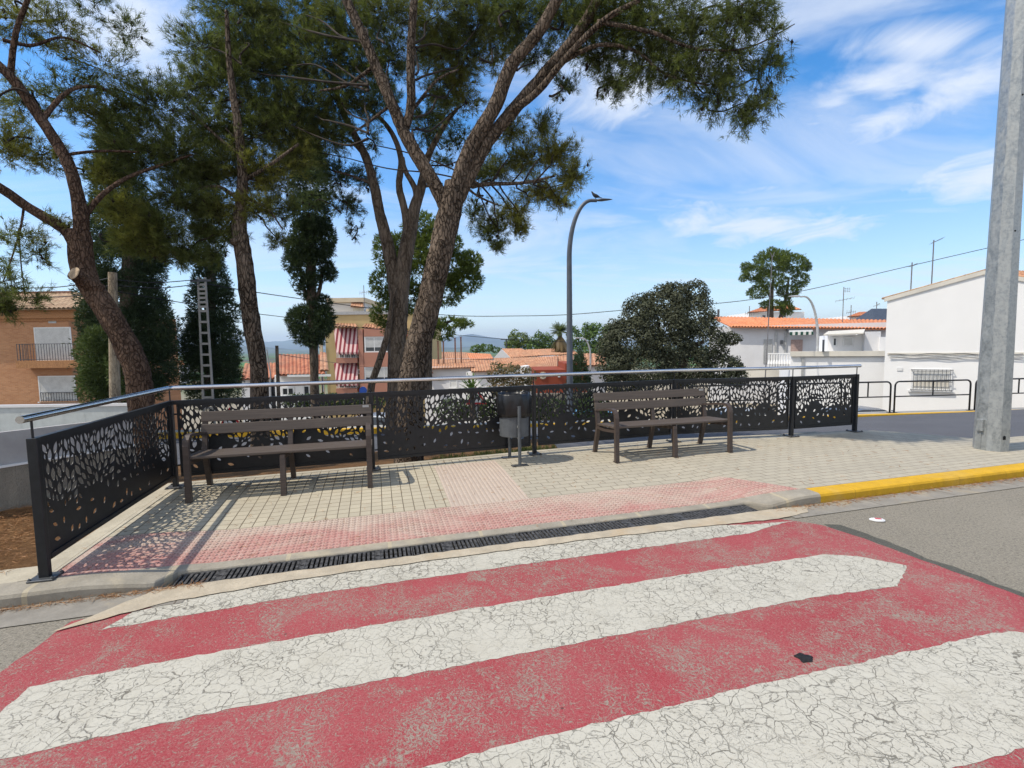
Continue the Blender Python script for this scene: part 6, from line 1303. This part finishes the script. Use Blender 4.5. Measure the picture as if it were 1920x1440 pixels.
# ------------------------------------------------------------------ aerials
def aerial(px, pyb, pyt, Y, label, kind):
    a = W(px, pyb, Y); b = W(px, pyt, Y); t = thing('tv_aerial', label, 'aerial', a, group='television aerials on the roofs'); H = b.z-a.z; MB().tube([(0, 0, -.5), (0, 0, H)], .022*max(1, Y/30), 6).build('mast', M_ANT, t)
    mb = MB(); k = Y/900; r_ = .010*max(1, Y/25)
    if kind == 0:      # upward tilted yagi with reflector
        L_ = 20*k; mb.tube([(-4*k, 0, H-6*k), (L_, .1, H+4*k)], r_*1.2, 5)
        for i in range(7): s = i/6; c = Vector((-4*k+(L_+4*k)*s, .1*s, H-6*k+10*k*s)); mb.tube([c+Vector((.3*k, -4*k, 1.5*k)), c+Vector((-.3*k, 4*k, -1.5*k))], r_*.7, 4)
    elif kind == 1:
        mb.tube([(-14*k, 0, H-26*k), (20*k, .1, H-20*k)], r_, 5)
        for i in range(6): s = i/5; c = Vector((-14*k+34*k*s, 0, H-26*k+6*k*s)); mb.tube([c+Vector((-1*k, -3*k, 2*k)), c+Vector((1*k, 3*k, -2*k))], r_*.6, 4)
        for z in (3, 6, 9): mb.tube([(0, 0, H-z*k), (12*k, 0, H-(z-.4)*k)], r_*.8, 4)
        for i in range(3): mb.tube([(4*k*i+3*k, 0, H-1*k), (4*k*i+3*k, 0, H-10*k)], r_*.6, 4)
    elif kind == 2: mb.tube([(-6*k, 0, H-8*k), (6*k, 0, H-5*k)], r_, 5); mb.tube([(0, 0, H-6*k), (3*k, -.2, H-3*k)], r_*1.2, 5)
    else:
        mb.tube([(-8*k, 0, H-14*k), (9*k, 0, H-12*k)], r_, 5)
        for i in range(5): mb.tube([(-8*k+4*k*i, 0, H-14*k-3*k), (-7*k+4*k*i, 0, H-10*k)], r_*.7, 4)
    mb.build('elements', M_ANT, t)
for a in [(1747, 526, 450, 20.8, 'tallest aerial standing on the white gable roof, with an upward arm', 0), (1708, 538, 492, 20.8, 'short aerial halfway down the white gable roof slope', 2), (1580, 596, 538, 33, 'aerial with a long crosswise arm above the orange roof', 1), (1595, 597, 572, 34, 'small leaning aerial beside the crosswise one', 3), (1643, 590, 566, 50, 'thin aerial over the small red hipped roof', 2), (1405, 592, 574, 58, 'tiny aerial at the left end of the distant upper storey', 3), (683, 566, 535, 45, 'spidery aerial on top of the ochre flats', 3)]: aerial(*a)
a = W(1434, 682, 28); b = W(1448, 480, 28); t = thing('radio_mast', 'very tall thin mast aerial in front of the round-topped pine', 'aerial', (a.x, 28, -2)); MB().tube([(0, 0, 0), (b.x-a.x, 0, b.z+2)], [.035, .02], 6).build('mast', M_ANT, t); MB().tube([(b.x-a.x, 0, b.z+2-.1), (b.x-a.x-.12, 0, b.z+2+.2)], .02, 5).tube([(b.x-a.x, 0, b.z+2-.1), (b.x-a.x+.12, 0, b.z+2+.2)], .02, 5).build('elements', M_ANT, t)
# ------------------------------------------------------------------ poles, pylon, cables
a = W(214, 800, 11.5); b = W(211, 511, 11.5); t = thing('wooden_pole', 'weathered wooden utility pole in front of the broad dark cypress', 'utility pole', (a.x, 11.5, -.9)); MB().tube([(0, 0, 0), (b.x-a.x, 0, b.z+.9)], [.125, .085], 14, jitter=.02).build('shaft', M_POLEW, t, True, 50); MB().box(-.15, .15, -.02, .02, b.z+.9-.9, b.z+.9-.86).build('cross_pin', M_ANT, t)
YP = 13.4; a = W(390, 770, YP); b = W(378, 520, YP); t = thing('lattice_pylon', 'grey concrete ladder-like pylon in front of the middle cypress', 'pylon', (a.x, YP, -2.2)); H = b.z+2.2; dx = b.x-a.x; mb = MB(); wb, wt = .165, .10
for sx in (-1, 1): mb.tube([(sx*wb, 0, 0), (dx+sx*wt, 0, H)], [.035, .028], 6)
z = .4
while z < H-.05: s = z/H; ww = wb+(wt-wb)*s; mb.box(dx*s-ww, dx*s+ww, -.03, .03, z-.03, z+.03); z += .30 if s < .82 else .12
mb.build('frame', M_CONCP, t); MB().box(dx-.3, dx+.25, -.04, .0, H-.12, H-.06).build('crossarm', M_DGREY, t)
a = W(521, 760, 15); b = W(519, 648, 15); t = thing('thin_pole', 'dark leaning wooden stake in front of the small white house', 'pole', (a.x, 15, -2)); MB().tube([(0, 0, 0), (b.x-a.x, 0, b.z+2)], [.07, .05], 8).build('shaft', M_BARKG, t)
a = W(508, 760, 10); b = W(500, 655, 10); MB_ = MB().tube([a, W(507, 700, 10), b], .012, 6); o = MB_.build('guy_wire', M_LIGHTG); tag(o, 'pale thin rod standing beside the slender pine trunk', 'rod')
a = W(950, 690, 70); b = W(950, 637, 70); t = thing('street_lamp', 'tiny T-shaped street lamp far off over the terracotta roofs', 'street lamp', (a.x, 70, -10)); MB().tube([(0, 0, 0), (0, 0, b.z+10)], .09, 6).build('pole', M_DGREY, t); MB().box(-.8, .8, -.1, .1, b.z+10, b.z+10.12).build('lamp_head', M_DGREY, t)
def cable(pts, label, r=.012, sagp=None):
    P_ = [W(*p) for p in pts]; path, _ = smooth_path([tuple(p)+(1,) for p in P_], 10); o = MB().tube(path, r, 5).build('overhead_cable', M_CABLE); return tag(o, label, 'cable', 'overhead cables')
cable([(-60, 540, 12), (60, 540, 12), (130, 536, 12), (212, 520, 11.6)], 'upper cable running from the left edge to the wooden pole')
cable([(-60, 560, 12), (60, 558, 12), (150, 553, 12), (212, 532, 11.6)], 'lower cable running from the left edge to the wooden pole')
cable([(212, 524, 11.6), (290, 530, 12.4), (372, 524, 13.4)], 'cable between the wooden pole and the lattice pylon, upper')
cable([(212, 535, 11.6), (300, 540, 12.4), (376, 532, 13.4)], 'cable between the wooden pole and the lattice pylon, lower')
cable([(380, 531, 13.4), (480, 548, 15), (620, 568, 18), (730, 582, 20), (860, 592, 20), (960, 592.5, 20), (1064, 590, 20), (1200, 579, 20), (1320, 571, 20), (1420, 560, 21), (1530, 540, 22), (1700, 500, 22), (1960, 440, 22)], 'long cable crossing the whole sky from the lattice pylon to the right edge', .014)
cable([(212, 545, 11.6), (320, 564, 13), (440, 583, 15), (560, 598, 17), (690, 616, 20), (830, 626, 21), (950, 636, 21), (1060, 641, 21), (1105, 640, 25)], 'lower thin cable drooping from the wooden pole behind the trunks', .011)
cable([(1105, 640, 25), (1108, 655, 27), (1110, 690, 29)], 'short cable dropping at the small pale lamp', .008)
cable([(520, 664, 15), (600, 676, 20), (640, 682, 30), (700, 690, 40)], 'thin cable from the dark stake to the ochre flats', .010)
# ------------------------------------------------------------------ black pipe railings by the far kerb
def railing(xa, xb, label, h=.93):
    pa = Vector((xa, kyl(xa)+.32, 0)); pb = Vector((xb, kyl(xb)+.32, 0)); L_ = (pb-pa).length; zb = -.53
    t = thing('pipe_railing', label, 'railing', (pa.x, pa.y, zb), atan2((pb-pa).y, (pb-pa).x), 'black pipe railings along the far yellow kerb')
    r_ = .13; pth = [(0, 0, 0), (0, 0, h-r_)] + [(r_-r_*cos(a), 0, h-r_+r_*sin(a)) for a in (pi/8, pi/4, 3*pi/8, pi/2)] + [(L_-r_+r_*sin(a), 0, h-r_+r_*cos(a)) for a in (0, pi/8, pi/4, 3*pi/8, pi/2)] + [(L_, 0, 0)]
    MB().tube(pth, .024, 8).build('hoop', M_BLACK, t, True); MB().tube([(0, 0, h*.52), (L_, 0, h*.52)], .019, 8).build('mid_rail', M_BLACK, t); MB().tube([(L_/2, 0, h*.52), (L_/2, 0, h)], .019, 8).build('baluster', M_BLACK, t)
    mb = MB()
    for x in (0, L_): mb.box(x-.07, x+.07, -.05, .05, 0, .012)
    mb.build('foot_plate', M_BLACK, t)
XK = lambda px: next(x for x in [i*.02-12 for i in range(1800)] if (lambda P: (P-CP).dot(RT)/(P-CP).dot(FW)*900+960 > px)(Vector((x, kyl(x)+.32, -.53))))
for a, b, lb in ((1290, 1440, 'pipe railing hoop furthest left, seen through the leaf holes of the fence'), (1455, 1575, 'pipe railing hoop behind the last full fence panel'), (1582, 1668, 'pipe railing hoop just past the right end of the fence'), (1676, 1817, 'pipe railing hoop in front of the barred window'), (1827, 1985, 'pipe railing hoop running behind the steel mast to the right edge')): railing(XK(a), XK(b), lb)
# ------------------------------------------------------------------ cars on the lower street
def make_car(label, col, loc, rz, L_=4.1, H=1.45, first=None):
    t = thing('parked_car', label, 'car', loc, rz, 'cars on the street below'); M_ = MT('car_paint_'+col[0], .25, .1, .6).color(col[1]).m
    prof = [(-2.05, .35, .45), (-2.03, .62, .62), (-1.95, .80, .70), (-1.3, .93, .78), (-.75, .98, .80), (.95, .98, .80), (1.6, .93, .80), (1.95, .82, .74), (2.03, .55, .68), (2.0, .3, .6)]
    mb = MB()
    for x, z, hw in prof:
        x *= L_/4.1
        for (yy, zz_) in ((-hw*.98, .24), (-hw*1.06, .42), (-hw*1.05, z-.10), (-hw*.93, z), (hw*.93, z), (hw*1.05, z-.10), (hw*1.06, .42), (hw*.98, .24)): mb.v.append((x, yy, min(zz_, z)))
    for i in range(len(prof)-1):
        for k in range(8): mb.f.append((i*8+k, i*8+(k+1) % 8, (i+1)*8+(k+1) % 8, (i+1)*8+k)); mb.mi.append(0)
    mb.f += [tuple(range(7, -1, -1)), tuple((len(prof)-1)*8+k for k in range(8))]; mb.mi += [0, 0]; b = mb.build('body', M_, t, True, 35)
    cab = [(-.85, .97, .74), (-.35, 1.30, .62), (-.05, 1.42, .58), (.8, 1.45, .57), (1.35, 1.36, .58), (1.85, .95, .70)]; mg = MB()
    for x, z, hw in cab:
        for yy, zz_ in ((-hw, z), (-hw*.6, z+.03), (hw*.6, z+.03), (hw, z)): mg.v.append((x*L_/4.1, yy, zz_))
    for i in range(len(cab)-1):
        for k in range(3): mg.f.append((i*4+k, i*4+k+1, (i+1)*4+k+1, (i+1)*4+k)); mg.mi.append(0 if 0 < i < 4 and True else 1)
    o = len(mg.v)
    for x, z, hw in cab: mg.v += [(x*L_/4.1, -.76, .95), (x*L_/4.1, .76, .95)]
    for i in range(len(cab)-1): mg.f += [(o+2*i, i*4, (i+1)*4, o+2*i+2), (i*4+3, o+2*i+1, o+2*i+3, (i+1)*4+3)]; mg.mi += [1, 1]
    mg.build('cabin', [M_, M_GLASS], t, True, 30)
    mb = MB()
    for x in (-.38, .45, 1.3):
        for sy in (-1, 1): mb.tube([(x*L_/4.1-.05, sy*.765, .96), (x*L_/4.1+(.05 if x < 1 else -.12), sy*.60, 1.40)], .025, 5)
    mb.build('window_pillars', M_, t)
    for x in (-1.28, 1.3):
        for sy in (-1, 1):
            Mx = Matrix.Translation((x*L_/4.1, sy*.74, .31)) @ Matrix.Rotation(radians(90), 4, 'X'); w = MB().lathe([(.0001, -.1), (.28, -.1), (.31, -.06), (.31, .06), (.28, .1), (.0001, .1)], n=20, M=Mx).build('wheel', M_TYRE, t, True, 40); MB().lathe([(.19, -.105), (.19, .105)], n=14, M=Mx).lathe([(.0001, .104 if sy < 0 else -.104), (.19, .106 if sy < 0 else -.106)], n=14, M=Mx).build('rim', M_LIGHTG, w)
    for sy in (-1, 1): MB().box(-2.06*L_/4.1, -1.98*L_/4.1, sy*.5-.14, sy*.5+.14, .60, .72, bev=.02).build('headlight', M_WHITEP, t); MB().box(1.99*L_/4.1, 2.05*L_/4.1, sy*.55-.1, sy*.55+.1, .62, .76, bev=.02).build('tail_light', M_REDP, t)
    return t
cars = [('dark grey car whose roof shows over the yellow kerb right of the fence end', ('dark', (.10, .12, .16)), (X(1632, 17.0), 17.0, -2.17), radians(190)), ('white car seen through the leaf holes beside the largest trunk', ('white', (.72, .72, .72)), (X(735, 17.0), 16.9, -2.19), radians(172)), ('light blue car glimpsed through the holes left of the right bench', ('blue', (.10, .30, .55)), (X(1145, 17), 17.4, -2.19), radians(175)), ('silver car seen through the holes between the right bench and the fence end', ('silver', (.35, .37, .4)), (X(1420, 17), 17.2, -2.19), radians(184))]
for c_ in cars: make_car(*c_)
# small signs seen through the fence
def sign(label, px, py, Y, zb, kind):
    p = W(px, py, Y); t = thing('road_sign', label, 'road sign', (p.x, Y, zb)); h = p.z-zb; MB().tube([(0, .03, 0), (0, .03, h+.12)], .03, 8).build('pole', M_LIGHTG, t)
    R9 = Matrix.Translation((0, 0, h)) @ Matrix.Rotation(radians(90), 4, 'X')
    if kind == 'tri':
        a = .36; tri = lambda s: [(0, a*s), (-a*.87*s, -a*.5*s), (a*.87*s, -a*.5*s)]; MB().prism(tri(1), 0, .02, R9).build('plate', M_REDP, t); MB().prism(tri(.68), .021, .024, R9).build('symbol_field', M_WHITEP, t)
    else: MB().lathe([(.12, 0), (.12, .02), (.0001, .02)], n=24, M=R9).build('plate', M_BLUEP, t)
sign('red-bordered triangular sign seen between the back planks of the left bench', 432, 786, 14.0, -.54, 'tri'); sign('round blue sign just above the fence top near the second post', 681, 732, 15.2, -.54, 'disc'); sign('triangular red sign showing through the holes left of the litter bin', 893, 747, 14.5, -.54, 'tri')
# air haze
hz_m = bpy.data.materials.new('haze'); hz_m.use_nodes = True; t_ = hz_m.node_tree; t_.nodes.clear(); ou = t_.nodes.new('ShaderNodeOutputMaterial'); pv = t_.nodes.new('ShaderNodeVolumePrincipled'); t_.links.new(pv.outputs[0], ou.inputs['Volume'])
pv.inputs['Color'].default_value = (.62, .79, 1.0, 1); pv.inputs['Density'].default_value = .00015; pv.inputs['Anisotropy'].default_value = 0.2
HAZE = True
if HAZE:
    o = MB().box(-9500, 9500, -250, 9500, -32, 260).build('haze', hz_m); tag(o, kind='stuff')
